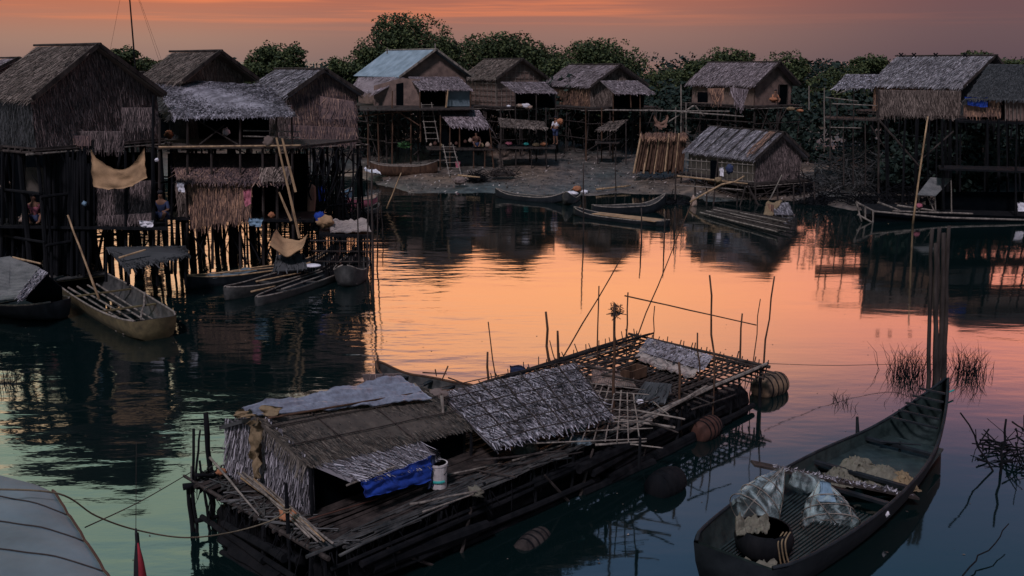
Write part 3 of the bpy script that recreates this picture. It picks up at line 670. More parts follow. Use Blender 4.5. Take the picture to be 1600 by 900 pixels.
for i, (x, y, m_, r) in enumerate([(1208,150,'orange',.3),(1250,168,'orange',.25),(1236,165,'ochre_cloth',.3)]):
    tag(blob('basket', V(x, y+5, 60.3), (r*.8, r*.7, r*.35), m_, seed=i, rough=.3), ['orange basket by the doorway of the purple roofed house','flat orange basket at the right end of the purple roofed house platform','tan bundle right of the doorway of the purple roofed house'][i], 'basket')

# hut over the water in front
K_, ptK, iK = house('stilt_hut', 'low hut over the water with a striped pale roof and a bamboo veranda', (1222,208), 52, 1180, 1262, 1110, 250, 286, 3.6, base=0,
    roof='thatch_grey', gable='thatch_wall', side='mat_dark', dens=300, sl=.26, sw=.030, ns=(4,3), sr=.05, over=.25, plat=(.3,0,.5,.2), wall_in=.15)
zrK, zeK = iK['zr'], iK['ze']
for k, (f0, f1) in enumerate([(.06,.16),(.24,.34),(.42,.5),(.86,1.0)]):
    q = [ptK(iK['L']*f1, -.02, zrK+.05), ptK(iK['L']*f0, -.02, zrK+.05), ptK(iK['L']*f1, -1.5, lerp(zrK, zeK, .85)+.06), ptK(iK['L']*f0, -1.5, lerp(zrK, zeK, .85)+.06)]
    panel('roof_strip', q, K_, 'thatch_warm' if k == 0 else 'thatch_pale', 90, .4, .05, th=.02)
for k in range(6):
    mb = MB(); a = iK['L']*(k+.3)/6.2; mb.stick(ptK(a, 0, zrK+.14), ptK(a, -1.8, zeK+.14), .03, .01); mb.build('roof_batten', 'wood', K_)
mb = MB()
for k in range(14):
    f0 = k/13; a = V(lerp(1072,1176,f0), lerp(246,256,f0), 50.2); b_ = V(lerp(1072,1176,f0), lerp(278,286,f0), 50.2); mb.stick(a, b_, .022, .01, 2)
for k in range(3): mb.stick(V(1072,lerp(250,276,k/2),50.15), V(1178,lerp(258,284,k/2),50.15), .022, .01)
mb.build('lattice', 'bamboo', K_)
board('doorway', quadV((1110,250,50.1),(1122,251,50.1),(1110,282,50.1),(1122,283,50.1)), K_, 'shade_black', .04)
mb = MB(); mb.stick(V(1058,275,49.4), V(1168,287,49.4), .05, .01); mb.build('handrail', 'bamboo_warm', K_)
mb = MB(); mb.stick(V(1056,289,49.4), V(1166,297,49.4), .035, .01); mb.build('handrail', 'bamboo', K_)
posts(K_, [(1056,262,1055,312),(1086,276,1086,318),(1104,278,1104,322),(1122,246,1114,326),(1153,288,1151,330),(1180,286,1181,330),(1214,286,1216,325),(1240,286,1240,320),(1256,286,1257,318),(1272,284,1273,314)], 49.5, .045, 'wood', 'stilt')
mb = MB(); mb.stick(V(1168,290,49.2), V(1188,326,49.2), .06); mb.stick(V(1165,290,49.2), V(1156,322,49.2), .04); mb.build('brace', 'wood', K_)
mb = MB(); mb.tube([V(1078,316,48.6), V(1100,303,48.5), V(1128,288,48.6), V(1148,284,48.7), V(1163,275,48.8)], [.045,.05,.05,.045,.035], 7)
tag(mb.build('bamboo_pole', 'bamboo_warm', smooth=True), 'crooked pale branch slanting up in front of the hut veranda', 'branch')
mb = MB(); mb.stick(V(1203,312,47.5), V(1222,273,47.5), .04, .01); tag(mb.build('bamboo_pole', 'bamboo'), 'slim bamboo pole leaning up from the raft cabin by the hut', 'pole')

# big right hand house
I_, ptI, iI = house('stilt_house', 'largest right hand house with a wide dark grey roof and bright leaf wall', (1552,88), 53, 1514, 1602, 1404, 137, 182, 4.4, base=.2,
    roof='thatch_grey', gable='thatch_dark', side='thatch_warm', dens=280, sl=.28, sw=.032, ns=(5,4), sr=.06, over=.2, plat=(.2,1.6,.2,.2), stilt='wood_dark')
panel('side_wall_leaves', quadV((1372,140,49.2),(1502,142,49.2),(1374,180,49.2),(1500,180,49.2)), I_, 'thatch_brown', 260, .28, .032, n_=Vector((0,-1,0)), jit=.3)
panel('roof_wing', quadV((1545,100,50.5),(1680,102,50.5),(1508,155,47.5),(1680,158,47.5)), I_, 'thatch_dark', 260, .28, .032)
board('wing_wall', quadV((1512,150,48),(1680,152,48),(1512,186,48),(1680,190,48)), I_, 'shade_black', .05)
panel('wing_wall_leaves', quadV((1545,156,47.8),(1564,156,47.8),(1545,182,47.8),(1564,182,47.8)), I_, 'thatch_warm', 90, .3, .05, n_=Vector((0,-1,0)))
board('lattice_wall', quadV((1570,156,47.8),(1680,158,47.8),(1570,188,47.8),(1680,190,47.8)), I_, 'mat_wall', .04)
mb = MB()
for k in range(18): x = 1571+k*6; mb.stick(V(x,156,47.7), V(x,189,47.7), .02, .01, 2)
mb.build('lattice', 'bamboo', I_)
panel('wing_wall_leaves', quadV((1506,164,47.8),(1545,168,47.8),(1506,182,47.8),(1545,183,47.8)), I_, 'thatch_warm', 60, .3, .05, n_=Vector((0,-1,0)))
ragged_sheet('tarp', quadV((1508,150,47.6),(1543,152,47.6),(1512,164,47.6),(1543,168,47.6)), I_, 'blue', .05)
board('wing_floor', quadV((1495,184,49.5),(1690,188,49.5),(1495,188,47.4),(1690,194,47.4)), I_, 'wood_dark', .1)
for k in range(24):
    x = R.uniform(1385, 1640); g0 = G(x, R.uniform(316, 345)); g0.z = -.4
    mb = MB(); mb.stick(g0, V(x+R.uniform(-5,5), 186, min(g0.y, 50)), R.uniform(.04,.075), .02); mb.build('stilt', 'wood_dark', I_)
mb = MB(); mb.stick(V(1372,186,47.6), V(1440,264,47.6), .05, .01); mb.stick(V(1490,205,47.6), V(1436,252,47.6), .04, .01); mb.build('brace', 'wood', I_)
posts(I_, [(1373,140,1373,330)], 49.0, .06, 'wood')
for x in (1408,1428,1462,1508):
    mb = MB(); mb.stick(V(x-3,83,51.5), V(x+3,89,51.5), .04, 0, 1); mb.stick(V(x+3,83,51.5), V(x-3,89,51.5), .04, 0, 1); mb.build('ridge_clip', 'wood_dark', I_)
board('low_deck', quadV((1465,258,46.5),(1680,262,46.5),(1468,263,44.5),(1680,270,44.5)), I_, 'wood_dark', .08)
N_ = thing('open_shed', G(1340,300,.6), 'open shed with a small grey roof and bare posts left of the large right house', 'shed')
panel('roof', quadV((1322,116,54),(1376,116,54),(1302,138,51.5),(1366,136,51.5)), N_, 'thatch_grey', 120, .4, .06)
board('floor', quadV((1290,181,54),(1376,183,54),(1290,184,51.5),(1376,187,51.5)), N_, 'wood', .08)
posts(N_, [(1308,148,1308,190),(1297,155,1297,250),(1334,137,1333,290),(1370,136,1370,190),(1352,184,1352,290),(1318,184,1318,290),(1360,196,1382,230)], 51.6, .04, 'wood')
mb = MB()
for (a, b_) in (((1290,152),(1340,158)),((1300,162),(1370,165)),((1298,199),(1346,200)),((1312,145),(1334,137))): mb.stick(V(*a,51.4), V(*b_,51.4), .03, .01)
mb.build('railing', 'bamboo', N_)

# tall slanting pole in front of the right house and free standing sticks
def lonepole(name, p, q, r, label, mat='bamboo', group=None, wob=.02, seg=5, cat='pole'):
    mb = MB(); mb.stick(p, q, r, wob, seg, .7, 7); return tag(mb.build(name, mat, smooth=True), label, cat, group)
lonepole('bamboo_pole', V(1426,352,43.5), V(1450,182,43.5), .05, 'tall pale bamboo slanting up beside the moored raft at the right', 'bamboo_warm')
lonepole('bamboo_pole', V(155,468,26.5), V(106,336,27), .035, 'slim golden bamboo standing up out of the long ochre boat', 'bamboo_warm')
g0 = V(581,448,29.7); g0.z = -.8; lonepole('mooring_pole', g0, V(581,262,29.7), .04, 'slender upright pole in the water right of the third house', 'wood')
g0 = V(604,326,47.5); lonepole('bamboo_pole', g0, V(627,270,47.5), .035, 'thin pale pole slanting out of the water before the mud bank', 'bamboo_warm')
for i, (x, y0, y1) in enumerate([(912,255,370),(963,258,300),(1003,325,380),(1038,330,382),(1055,322,360)]):
    g0 = G(x, y1); tp = V(x+R.uniform(-3,3), y0, g0.y); g0.z = -.6
    lonepole('mooring_pole', g0, tp, .035, ['left stake standing in shallow water behind the mat covered boat','thin stake on the mud right of the moored canoes','short stake at the middle of the mat covered boat','stake at the right tip of the mat covered boat','stake right of the boats before the hut'][i], 'wood', 'stakes in the water by the mud bank')

# antenna mast above the roofs
am = thing('antenna_mast', Vector((V(211,100,72).x,72,.9)), 'thin radio mast with stay wires rising above the left roofs', 'mast')
x0 = V(211,100,72).x
mb = MB(); mb.tube([(x0,72,.9), (x0,72,17)], [.07,.04], 6); mb.build('mast', 'wood_dark', am)
for dx, dy in ((-4,1),(4,-1),(2.6,2)):
    mb = MB(); mb.tube([(x0,72,13.5), (x0+dx,72+dy,1)], .008, 4); mb.build('stay_wire', 'wood_dark', am)

# leaning stack of poles on the bank
ps = thing('pole_stack', V(1028,268,58.5), 'dense row of brown poles leaning upright on the bank left of the hut', 'pole stack')
for k in range(44):
    f0 = k/43; yb = 57.2+R.uniform(-.3,.3); x1 = lerp(990,1066,f0)+R.uniform(-1,1); x2 = lerp(1002,1072,f0)+R.uniform(-1,1)
    mb = MB(); mb.stick(V(x1, 268+R.uniform(-3,4), yb), V(x2, 210+R.uniform(-5,4), yb+.7), .06, .01, 3, .8); mb.build('pole', 'bamboo_warm' if k % 9 == 0 else 'pole_brown', ps)
board('shade_backing', quadV((1000,225,58.6),(1072,225,58.6),(992,268,58.6),(1066,268,58.6)), ps, 'shade_black', .05)  # black board stands for the shade between the leaning poles
for k in range(30):
    x = R.uniform(1001,1072); mb = MB()
    strips(mb, quadV((x-1,207,57.2),(x+1,207,57.2),(x-1,216,57.2),(x+1,216,57.2)), 60, .3, .05, .06, .5, n_=Vector((0,-1,0)), rows=2); mb.build('leaf_tuft', 'thatch_warm', ps)
ng = ragged_sheet('net', quadV((1021,174,60),(1044,174,60),(1024,196,60),(1042,197,60)), None, 'thatch_warm', .6, 10, 8, .06, rag=.08); tag(ng, 'brown net hung between posts above the leaning pole stack', 'net')

# tangle of brushwood at the right bank
def tangle(name, c, rx, ry, h, n, label, mat='wood_dark', L=(.7,1.8), rr=.02, cat='brushwood', slab=True):
    mb = MB()
    for k in range(n):
        a = R.uniform(0, 6.28); q = math.sqrt(R.random()); x = c.x+rx*q*math.cos(a); y = c.y+ry*q*math.sin(a); z = c.z+h*(1-q*q)*R.random()
        d = Vector((R.gauss(0,1), R.gauss(0,1), R.gauss(0,.55))).normalized()*R.uniform(*L)
        mb.stick(Vector((x,y,z))-d/2, Vector((x,y,z))+d/2, rr*R.uniform(.6,1.6), .25, 3, .5, 4)
    if slab: mb.slab(Vector((c.x-rx*.8,c.y-ry*.6,c.z)), Vector((c.x+rx*.8,c.y-ry*.6,c.z)), Vector((c.x+rx*.6,c.y+ry*.6,c.z+h*.4)), Vector((c.x-rx*.6,c.y+ry*.6,c.z+h*.4)), .1)
    return tag(mb.build(name, mat), label, cat)
tangle('brushwood_pile', G(1328,300,.1), 2.7, 2.0, 2.7, 900, 'wide dark heap of tangled branches on the bank between the hut and the raft', 'boat_wood', (.6,1.9), .022)
tangle('brushwood_pile', G(1235,302,.1), 1.9, 1.2, 1.3, 260, 'low dark tangle of twigs under the right end of the hut')
tangle('brushwood_pile', G(1450,303,.2), 3.0, 1.6, 2.2, 420, 'dark branch heap behind the moored raft at the right', 'wood_dark', (.8,2.0), .03)
tangle('brushwood_pile', G(1046,318,0), 1.3, .6, .35, 120, 'low mat of dark twigs in the shallows by the mat covered boat', 'wood_dark', (.4,.9))
tangle('brushwood_pile', G(746,282,.3), .5, .5, .55, 130, 'small round black brush heap on the mud bank', 'wood_dark', (.4,.9))
tangle('brushwood_pile', G(786,272,.6), .9, .5, .3, 60, 'loose heap of sticks behind the black brush heap on the bank', 'wood', (.5,1.2))
tangle('brushwood_pile', G(1490,235,1), 1.6, 1.2, .6, 120, 'leaf littered branch pile under the right hand house', 'thatch_warm', (.15,.4), .03)
tangle('brushwood_pile', G(1592,716,-.05), .75, .7, .6, 75, 'black dead branches rising from the water at the right edge', 'wood_dark', (.3,1.1), .014, slab=False)
for (a, b_, r_, lab) in [((1562,735),(1500,645),.02,'bare stick pointing left out of the dead branches at the right edge'),((1566,740),(1572,655),.025,'upright bare stick in the dead branches at the right edge'),((1588,690),(1610,700),.03,'stub of wood at the right edge above the dead branches')]:
    p = G(*a); tp = V(b_[0], b_[1], p.y); p.z = -.2; lonepole('branch', p, tp, r_, lab, 'wood_dark', None, .1, 6, 'branch')
lonepole('branch', G(1505,900,.05), G(1576,818,.25), .012, 'thin crooked twig floating in the bottom right corner', 'wood_dark', None, .12, 8, 'branch')

tangle('brushwood_pile', G(1395,322,.0), 2.4, .9, 1.1, 300, 'dark branches along the waterline left of the long right hand raft', 'wood_dark', (.5,1.5), .022)
tangle('brushwood_pile', G(1300,318,.0), 1.8, .7, .7, 200, 'dark twigs in the shallows right of the low hut', 'wood_dark', (.4,1.2), .02)
# ------------------------------------------------------------------ trees
def leaf_cloud(mb, c, r, n, s, flat=.8):
    for k in range(n):
        d = Vector((R.gauss(0,1), R.gauss(0,1), R.gauss(0,1)*.9)).normalized(); q = R.uniform(.35, 1.05)**.6
        p = c + Vector((d.x*r, d.y*r, d.z*r*flat))*q; sz = s*R.uniform(.5, 1.25)
        a = Vector((R.gauss(0,1), R.gauss(0,1), R.gauss(0,.6))).normalized(); b_ = a.cross(Vector((R.gauss(0,1), R.gauss(0,1), R.gauss(0,1)))).normalized()
        mb.quad(p-a*sz*.5, p-b_*sz*.28, p+a*sz*.5, p+b_*sz*.28)
def tree(px, top, Y, wpx, hc, label, n=26, per=150, mat='leaf', ls=.42, flat=.75, seed=0):
    n = int(n*2.1)+10; per = int(per*1.9); ls *= .72
    s_ = FPX/Y; tp = V(px, top, Y); Wd = wpx/s_/2*1.22; zb = hz(tp.x, Y); H_t = tp.z
    t = thing('tree', (tp.x, Y, zb), label, 'tree', 'trees behind the village')
    hh = hc/s_; zc = H_t-hh*.5; mb = MB(); tr = MB(); trunk_top = Vector((tp.x+R.uniform(-.3,.3), Y, zc-hh*.2))
    tr.tube([(tp.x,Y,zb-.3), (tp.x+R.uniform(-.2,.2),Y,lerp(zb,trunk_top.z,.5)), trunk_top], [.38,.28,.2], 8)
    for k in range(n):
        a = R.uniform(0, 6.28); q = R.random()**.45; e = R.uniform(-.75, 1)
        sh_ = math.sqrt(max(0, 1-e*e*.8))
        c = Vector((tp.x+math.cos(a)*Wd*.86*q*sh_, Y+math.sin(a)*Wd*.7*q*sh_, zc+e*hh*.40))
        rr = R.uniform(.24,.40)*min(Wd, hh*.9); leaf_cloud(mb, c, rr, per, ls, flat)
        if k % 2 == 0:
            m_ = trunk_top.lerp(c, .5)+Vector((0,0,-.2)); tr.tube([trunk_top-Vector((0,0,R.uniform(0,1.5))), m_, c], [.13,.09,.03], 5)
    # a few stray twigs of leaves outside the outline
    for k in range(int(n*1.2)):
        a = R.uniform(0, 6.28); e = R.uniform(-.5, 1); sh_ = math.sqrt(max(0, 1-e*e*.9))
        leaf_cloud(mb, Vector((tp.x+math.cos(a)*Wd*1.0*sh_, Y+math.sin(a)*Wd*.8*sh_, zc+e*hh*.52)), .35, 16, ls*.8, .7)
    mb.build('crown', mat, t); tr.build('trunk', 'bark', t)
T = [(185,74,85,62,75,'left tree showing behind the roof of the biggest near house',14,90), (234,92,88,50,50,'thin airy tree beside the radio mast',8,60),
     (434,66,82,88,110,'round dark tree rising between the second and third near houses',24,150), (392,98,86,40,50,'low bush like tree left of the round dark tree',8,90),
     (536,92,80,70,90,'pale leaved tree at the left of the metal roof',14,100), (585,66,84,70,110,'left shoulder tree of the tall tree behind the metal roof',14,130),
     (634,24,88,130,150,'tallest tree of all, behind the metal roofed house',40,160), (690,60,86,60,110,'tree right below the tallest tree, behind the metal roof ridge',14,140),
     (785,54,90,140,130,'broad tree behind the lattice gabled house',34,160), (846,70,92,90,120,'lower tree between the two broad tree crowns',18,150),
     (938,62,88,140,170,'broad dome shaped tree behind the shaggy walled house',40,170), (870,92,84,80,100,'small tree behind the left end of the shaggy walled house',14,120),
     (1050,104,92,90,110,'low tree filling the dip right of the dome shaped tree',18,140), (1140,76,90,90,110,'flat topped tree behind the purple grey roof',24,150),
     (1092,92,86,60,100,'tree left of the purple grey roof ridge',14,140), (1228,82,84,72,130,'tree leaning over the right gable of the purple roofed house',22,150),
     (1300,108,95,80,90,'low tree line left of the open shed',14,130), (1360,88,90,62,80,'dark tree above the open shed roof',18,130), (1338,104,88,50,70,'small tree left of the dark tree above the open shed',10,110),
     (1525,84,80,60,40,'tuft of tree crown over the ridge of the large right house',10,70), (1580,96,84,60,40,'tree crown tuft at the right edge above the roof wing',10,70),
     (20,104,90,70,50,'tree behind the small roof at the left edge',8,80)]
for i, (px, top, Y, wp, hc, lab, n, per) in enumerate(T):
    tree(px, top, Y, wp, hc, lab, n, per, ls=.40, mat='leaf')
# undergrowth behind the houses, one mass
mb = MB()
for k in range(900):
    px = R.uniform(-60, 1680); Y = R.uniform(69.5, 80) if px < 1250 else R.uniform(58, 72); x = (px-800)/FPX*Y; zt = hz(x, Y)
    hgt = 3.8+1.4*noise.noise(Vector((x*.15, 0, 5)))
    leaf_cloud(mb, Vector((x, Y, zt+R.uniform(.2, hgt))), R.uniform(.8,1.5), 60, .46, .8)
for k in range(260):  # extra scrub added to darken the bank under the right house
    px = R.uniform(1390, 1800); Y = R.uniform(50, 58); x = (px-800)/FPX*Y
    leaf_cloud(mb, Vector((x, Y, hz(x, Y)+R.uniform(.1, 2.4))), R.uniform(.6,1.1), 50, .36, .8)
tag(mb.build('undergrowth', 'leaf_dark'), 'dark green scrub filling the ground behind the stilt houses', 'undergrowth', kind='stuff')
mb = MB()
for k in range(1000):
    px = R.uniform(-500, 2100); Y = R.uniform(96, 125); x = (px-800)/FPX*Y
    leaf_cloud(mb, Vector((x, Y, 1+R.uniform(.2, 5.0+1.3*noise.noise(Vector((x*.1,0,9)))))), R.uniform(1.3,2.2), 110, .5, .8)
tag(mb.build('woodland', 'leaf_dark'), 'far belt of dark woodland behind the trees', 'woodland', kind='stuff')

# ------------------------------------------------------------------ boats
def boat(name, p0, p1, wdt, label, h=.32, rise=(.25,.35), ends=(.35,.0), mat='boat_wood', inner=None, slats=0, thw=4, n=22, gun='bamboo', draft=.12, group=None, cat='boat', power=.6, fslat=None, slatmat='boat_wood', z0=0, peak=1.0):
    """p0 stern, p1 bow at the water; ends = share of the full width left at each end"""
    p0 = Vector((p0[0], p0[1], z0)); p1 = Vector((p1[0], p1[1], z0)); ax = (p1-p0); L = ax.length; ax.normalize(); sd = Vector((ax.y, -ax.x, 0))
    t = thing(name, (p0+p1)/2, label, cat, group)
    def sec(f_):
        k = min(1, (abs(math.sin(math.pi*min(1, max(0, f_))**peak))**power)); e0, e1 = ends
        b_ = e0*(1-f_)+e1*f_; hw = wdt/2*(b_+(1-b_)*k)
        up = rise[0]*max(0, 1-f_*3)**2 + rise[1]*max(0, f_*3-2)**2
        return hw, h+up, -draft+up*.9
    def ring(f_, ins):
        hw, zg, zb = sec(f_); hw = max(.02, hw-ins); zb += ins*1.2; c = p0+ax*L*f_
        if ins: c = p0+ax*L*(f_*.985+.0075)
        return [c+sd*(hw*k)+Vector((0,0,lerp(zb, zg, zz))) for k, zz in ((-1,1),(-.93,.55),(-.78,.15),(-.5,0),(0,-.03),(.5,0),(.78,.15),(.93,.55),(1,1))]
    for ins, nm, mt in ((0, 'hull', mat), (.035, 'lining', inner or mat)):
        mb = MB(); m_ = 9
        for i in range(n+1): mb.v += ring(i/n, ins)
        for i in range(n):
            for j in range(m_-1): a = i*m_+j; mb.f.append((a, a+1, a+1+m_, a+m_) if ins else (a, a+m_, a+1+m_, a+1))
        mb.f.append(tuple(range(m_)) if not ins else tuple(range(m_))[::-1]); mb.f.append(tuple(n*m_+j for j in range(m_))[::-1])
        ho = mb.build(nm, mt, t if not ins else ho, smooth=True)
        if not ins: hull_ = ho
    for s_ in (0, 8):
        mb = MB(); pts = [ring(i/n, .015)[s_]+Vector((0,0,.01)) for i in range(n+1)]; mb.tube(pts, .028, 6); mb.build('gunwale', gun, hull_, smooth=True)
    for k in range(thw):
        f_ = (k+1)/(thw+1); hw, zg, zb = sec(f_); c = p0+ax*L*f_+Vector((0,0,zg-.06))
        mb = MB(); mb.beam(c-sd*(hw-.02), c+sd*(hw-.02), .10, .035); mb.build('thwart', mat, t)
    for k in range(slats):
        f_ = lerp((fslat or (.15,.85))[0], (fslat or (.15,.85))[1], k/max(1, slats-1)); hw, zg, zb = sec(f_); c = p0+ax*L*f_+Vector((0,0,zb+.10))
        mb = MB(); mb.beam(c-sd*(hw*.8), c+sd*(hw*.8), .11, .02); mb.build('floor_slat', slatmat, t)
    return t, lambda f_, k, z: p0+ax*L*f_+sd*k*wdt/2+Vector((0,0,z)), sec
# long boat at the left
q = [(-9.15,24.75),(-14.9,32.2)]
b1, P1, _ = boat('wooden_boat', q[1], q[0], 1.75, 'long open boat with a squared ochre bow and plank floor at the left', .42, (.25,.12), (.6,.62), 'boat_ochre', 'boat_wood', 12, 3, power=.5, gun='bamboo', slatmat='bamboo', fslat=(.3,.9))
mb = MB(); mb.slab(P1(.0,-.6,.55), P1(.0,.6,.55), P1(.26,.9,.42), P1(.26,-.9,.42), -.04); mb.build('stern_deck', 'boat_wood', b1)
for k in (-.45,-.15,.2,.5):
    mb = MB(); mb.stick(P1(.28,k,.2), P1(.9,k*.8,.22), .03, .01); mb.build('floor_pole', 'bamboo', b1)
mb = MB(); mb.stick(P1(.62,-1.0,.45), P1(.93,.2,.42), .03); mb.build('pole', 'bamboo', b1)
# canopy boat at the far left
b2, P2, _ = boat('canopy_boat', G(-90,455), G(98,500), 1.9, 'dark boat under a hooped mat canopy at the left edge', .35, (.3,.2), (.4,.3), 'boat_black', 'boat_black', 0, 2)
def hoop(root, a, b, hw, z0, rise, mat, name='canopy', n=10, m_=8, th=.03):
    a = Vector(a); b = Vector(b); ax = (b-a).normalized(); sd = Vector((ax.y,-ax.x,0)); mb = MB(); g = []
    for i in range(n+1):
        for j in range(m_+1):
            an = math.pi*j/m_; c = a.lerp(b, i/n); g.append(c+sd*(-hw*math.cos(an))+Vector((0,0,z0+rise*math.sin(an)**.8)))
    n1 = len(g); mb.v = g+[p-Vector((0,0,th)) for p in g]; w_ = m_+1
    for i in range(n):
        for j in range(m_): q_ = i*w_+j; mb.f += [(q_, q_+1, q_+1+w_, q_+w_), (q_+n1, q_+w_+n1, q_+1+w_+n1, q_+1+n1)]
    for i in range(n):
        for j in (0, m_): q_ = i*w_+j; mb.f.append((q_, q_+w_, q_+w_+n1, q_+n1))
    for i in (0, n):
        for j in range(m_): q_ = i*w_+j; mb.f.append((q_, q_+1, q_+1+n1, q_+n1))
    return mb.build(name, mat, root, smooth=True)
board('canopy', [V(-90,415,26.6), V(16,400,27.6), V(-90,470,25.6), V(14,462,25.4)], b2, 'mat_grey', .03)
ragged_sheet('canopy', [V(14,400,27.6), V(62,418,27.0), V(12,464,25.4), V(34,462,25.4)][:2]+[V(-20,470,25.2), V(28,466,25.2)], b2, 'mat_grey', 0, 10, 8, .008, rag=.004)
panel('canopy_edge', [V(60,418,27.0), V(75,426,26.6), V(26,464,25.2), V(34,470,25.2)], b2, 'thatch_grey', 60, .2, .04, th=.02)
mb = MB(); mb.stick(V(20,402,27.5), V(64,412,27.2), .03); mb.build('canopy_pole', 'bamboo_warm', b2)
board('canopy_back', [V(62,420,27.2), V(96,448,27.0), V(40,470,27.0), V(98,488,27.0)], b2, 'shade_black', .03)
# boats below the second house
b3, P3, _ = boat('wooden_boat', G(290,452), G(520,418), .85, 'dark low boat with grey cloth inside, nearest the stilts of the second house', .28, (.15,.35), (.1,.1), 'boat_black', 'boat_black', 6, 3, gun='bamboo_warm')
b4, P4, _ = boat('wooden_boat', G(352,470), G(532,418), 1.05, 'narrow boat with an upswept right bow and a pale plank floor', .26, (.15,.65), (.1,.08), 'boat_wood', 'boat_black', 12, 2, fslat=(.2,.5), slatmat='bamboo')
b5, P5, _ = boat('wooden_boat', G(560,424), G(540,450), 1.1, 'short grey boat pointing at the camera below the fenced platform', .42, (.1,.3), (.6,.15), 'boat_wood', 'boat_wood', 3, 1)
b4b, _, _ = boat('wooden_boat', G(400,478), G(560,420), .8, 'long slim canoe outermost of the boats below the second house', .2, (.05,.55), (.1,.05), 'boat_wood', 'boat_black', 0, 3)
tag(ragged_sheet('tarp', [P3(.15,-.7,.3), P3(.45,-.7,.32), P3(.15,.7,.28), P3(.45,.7,.3)], None, 'tarp_grey', .02, 12, 8, .05), 'grey cloth spread in the dark boat by the stilts', 'cloth')
tag(blob('bundle', V(299,446,31), (.16,.12,.09), 'blue'), 'small bright blue bundle on the left tip of the dark boat', 'bundle')
tag(blob('hat', V(487,415,31.4), (.3,.2,.06), 'white', rough=.03), 'pale flat lid lying on the boats below the second house', 'lid')
for i, (x0_, y0_, x1_, y1_, lab) in enumerate([(330,428,450,416,'long pale pole laid along the dark boat by the stilts'),(400,440,470,426,'curved light pole in the upswept boat'),(392,456,430,447,'pale board on the floor of the upswept boat'),(440,452,505,430,'thin pole laid in the outermost canoe')]):
    lonepole('bamboo_pole', G(x0_,y0_,.34), G(x1_,y1_,.38), .03, lab, 'bamboo_warm' if i != 3 else 'bamboo', None, .03)
# curled basket mat in front of the stilts
def crumple_(name, c, rx, ry, h, mat, seed, nu=34, nv=26):
    mb = MB()
    for j in range(nv+1):
        for i in range(nu+1):
            x = i/nu*2-1; y = j/nv*2-1; d_ = max(0, 1-(x*x+y*y)); q = Vector((x*1.8+seed, y*1.8, seed))
            rd = abs(noise.noise(q*1.6))*.5+abs(noise.noise(q*3.7))*.22+abs(noise.noise(q*8))*.08
            mb.v.append(c+Vector((x*rx, y*ry, h*(d_**.6)*(1.05-1.25*rd)))+Vector((noise.noise(q*3), noise.noise(q*3+Vector((5,0,0))), 0))*.05)
    for j in range(nv):
        for i in range(nu): a = j*(nu+1)+i; mb.f.append((a, a+1, a+nu+2, a+nu+1))
    return mb.build(name, mat, smooth=True)
def curled(name, c, wx, h, label):
    c = Vector(c); mb = MB(); g = []; nu, nv = 14, 8
    for i in range(nu+1):
        for j in range(nv+1):
            s_, t_ = i/nu*2-1, j/nv*2-1; g.append(c+Vector((wx*s_, .5*t_, h*(.9*s_*s_*(1 if s_ < 0 else .5)+.35*t_+.10*math.sin(s_*5+t_*2)))))
    n1 = len(g); mb.v = g+[p-Vector((0,0,.02)) for p in g]
    for i in range(nu):
        for j in range(nv): a = i*(nv+1)+j; mb.f += [(a,a+1,a+nv+2,a+nv+1), (a+n1,a+nv+1+n1,a+nv+2+n1,a+1+n1)]
    return tag(mb.build(name, 'mat_straw', smooth=True), label, 'mat')
curled('woven_mat', V(452,387,31.5), .50, .42, 'curled straw mat propped above the boats below the second house')
tg = thing('shelter', G(455,425), 'small dark cover under the curled straw mat among the boats', 'shelter')
panel('cover', quadV((432,398,31.8),(475,396,31.8),(426,424,31),(480,420,31)), tg, 'thatch_dark', 60, .3, .05); posts(tg, [(434,400,434,430),(474,398,474,430)], 31.5, .03, 'wood_dark')
# fenced platform with net
pn = thing('fish_pen', G(540,430), 'square pen of thin upright sticks under a small deck right of the second house', 'pen')
board('deck', quadV((500,352,35),(575,352,35),(498,366,32.6),(580,368,32.6)), pn, 'wood_dark', .08)
for k in range(38):
    x = lerp(486,582,k/37)+R.uniform(-1,1); mb = MB(); g0 = V(x, 428, 32.2); g0.z = -.6; mb.stick(g0, V(x+R.uniform(-1,1), 366+R.uniform(-3,3), 32.2), .022, .02, 3); mb.build('stick', 'wood_dark', pn)
mb = MB()
for y in (376, 392, 408): mb.stick(V(484,y,32.1), V(584,y+1,32.1), .025)
mb.build('tie_bar', 'wood', pn)
tag(ragged_sheet('woven_mat', quadV((518,345,34.2),(572,344,34.2),(516,364,32.8),(580,362,32.8)), None, 'mat_pale', -.03, 18, 10, .05), 'buckled pale brown mat spread on the small deck of the stick pen', 'mat')
tag(blob('net_bundle', V(508,346,33.4), (.30,.22,.2), 'mat_straw', seed=3, rough=.3), 'blue and tan roll standing left of the buckled mat', 'roll')
tag(blob('bundle', V(500,340,33.5), (.18,.2,.2), 'blue', seed=5), 'blue bundle left of the tan roll on the small deck', 'bundle')
tangle('brushwood_pile', G(545,352,.0), 1.6, 1.4, .9, 170, 'dark clutter of sticks and snags behind the stick pen', 'wood_dark', (.4,1.4), .025)
tangle('brushwood_pile', G(500,322,.0), 1.8, 1.2, .9, 150, 'dark clutter of posts and twigs under the third house', 'wood_dark', (.5,1.6), .025)
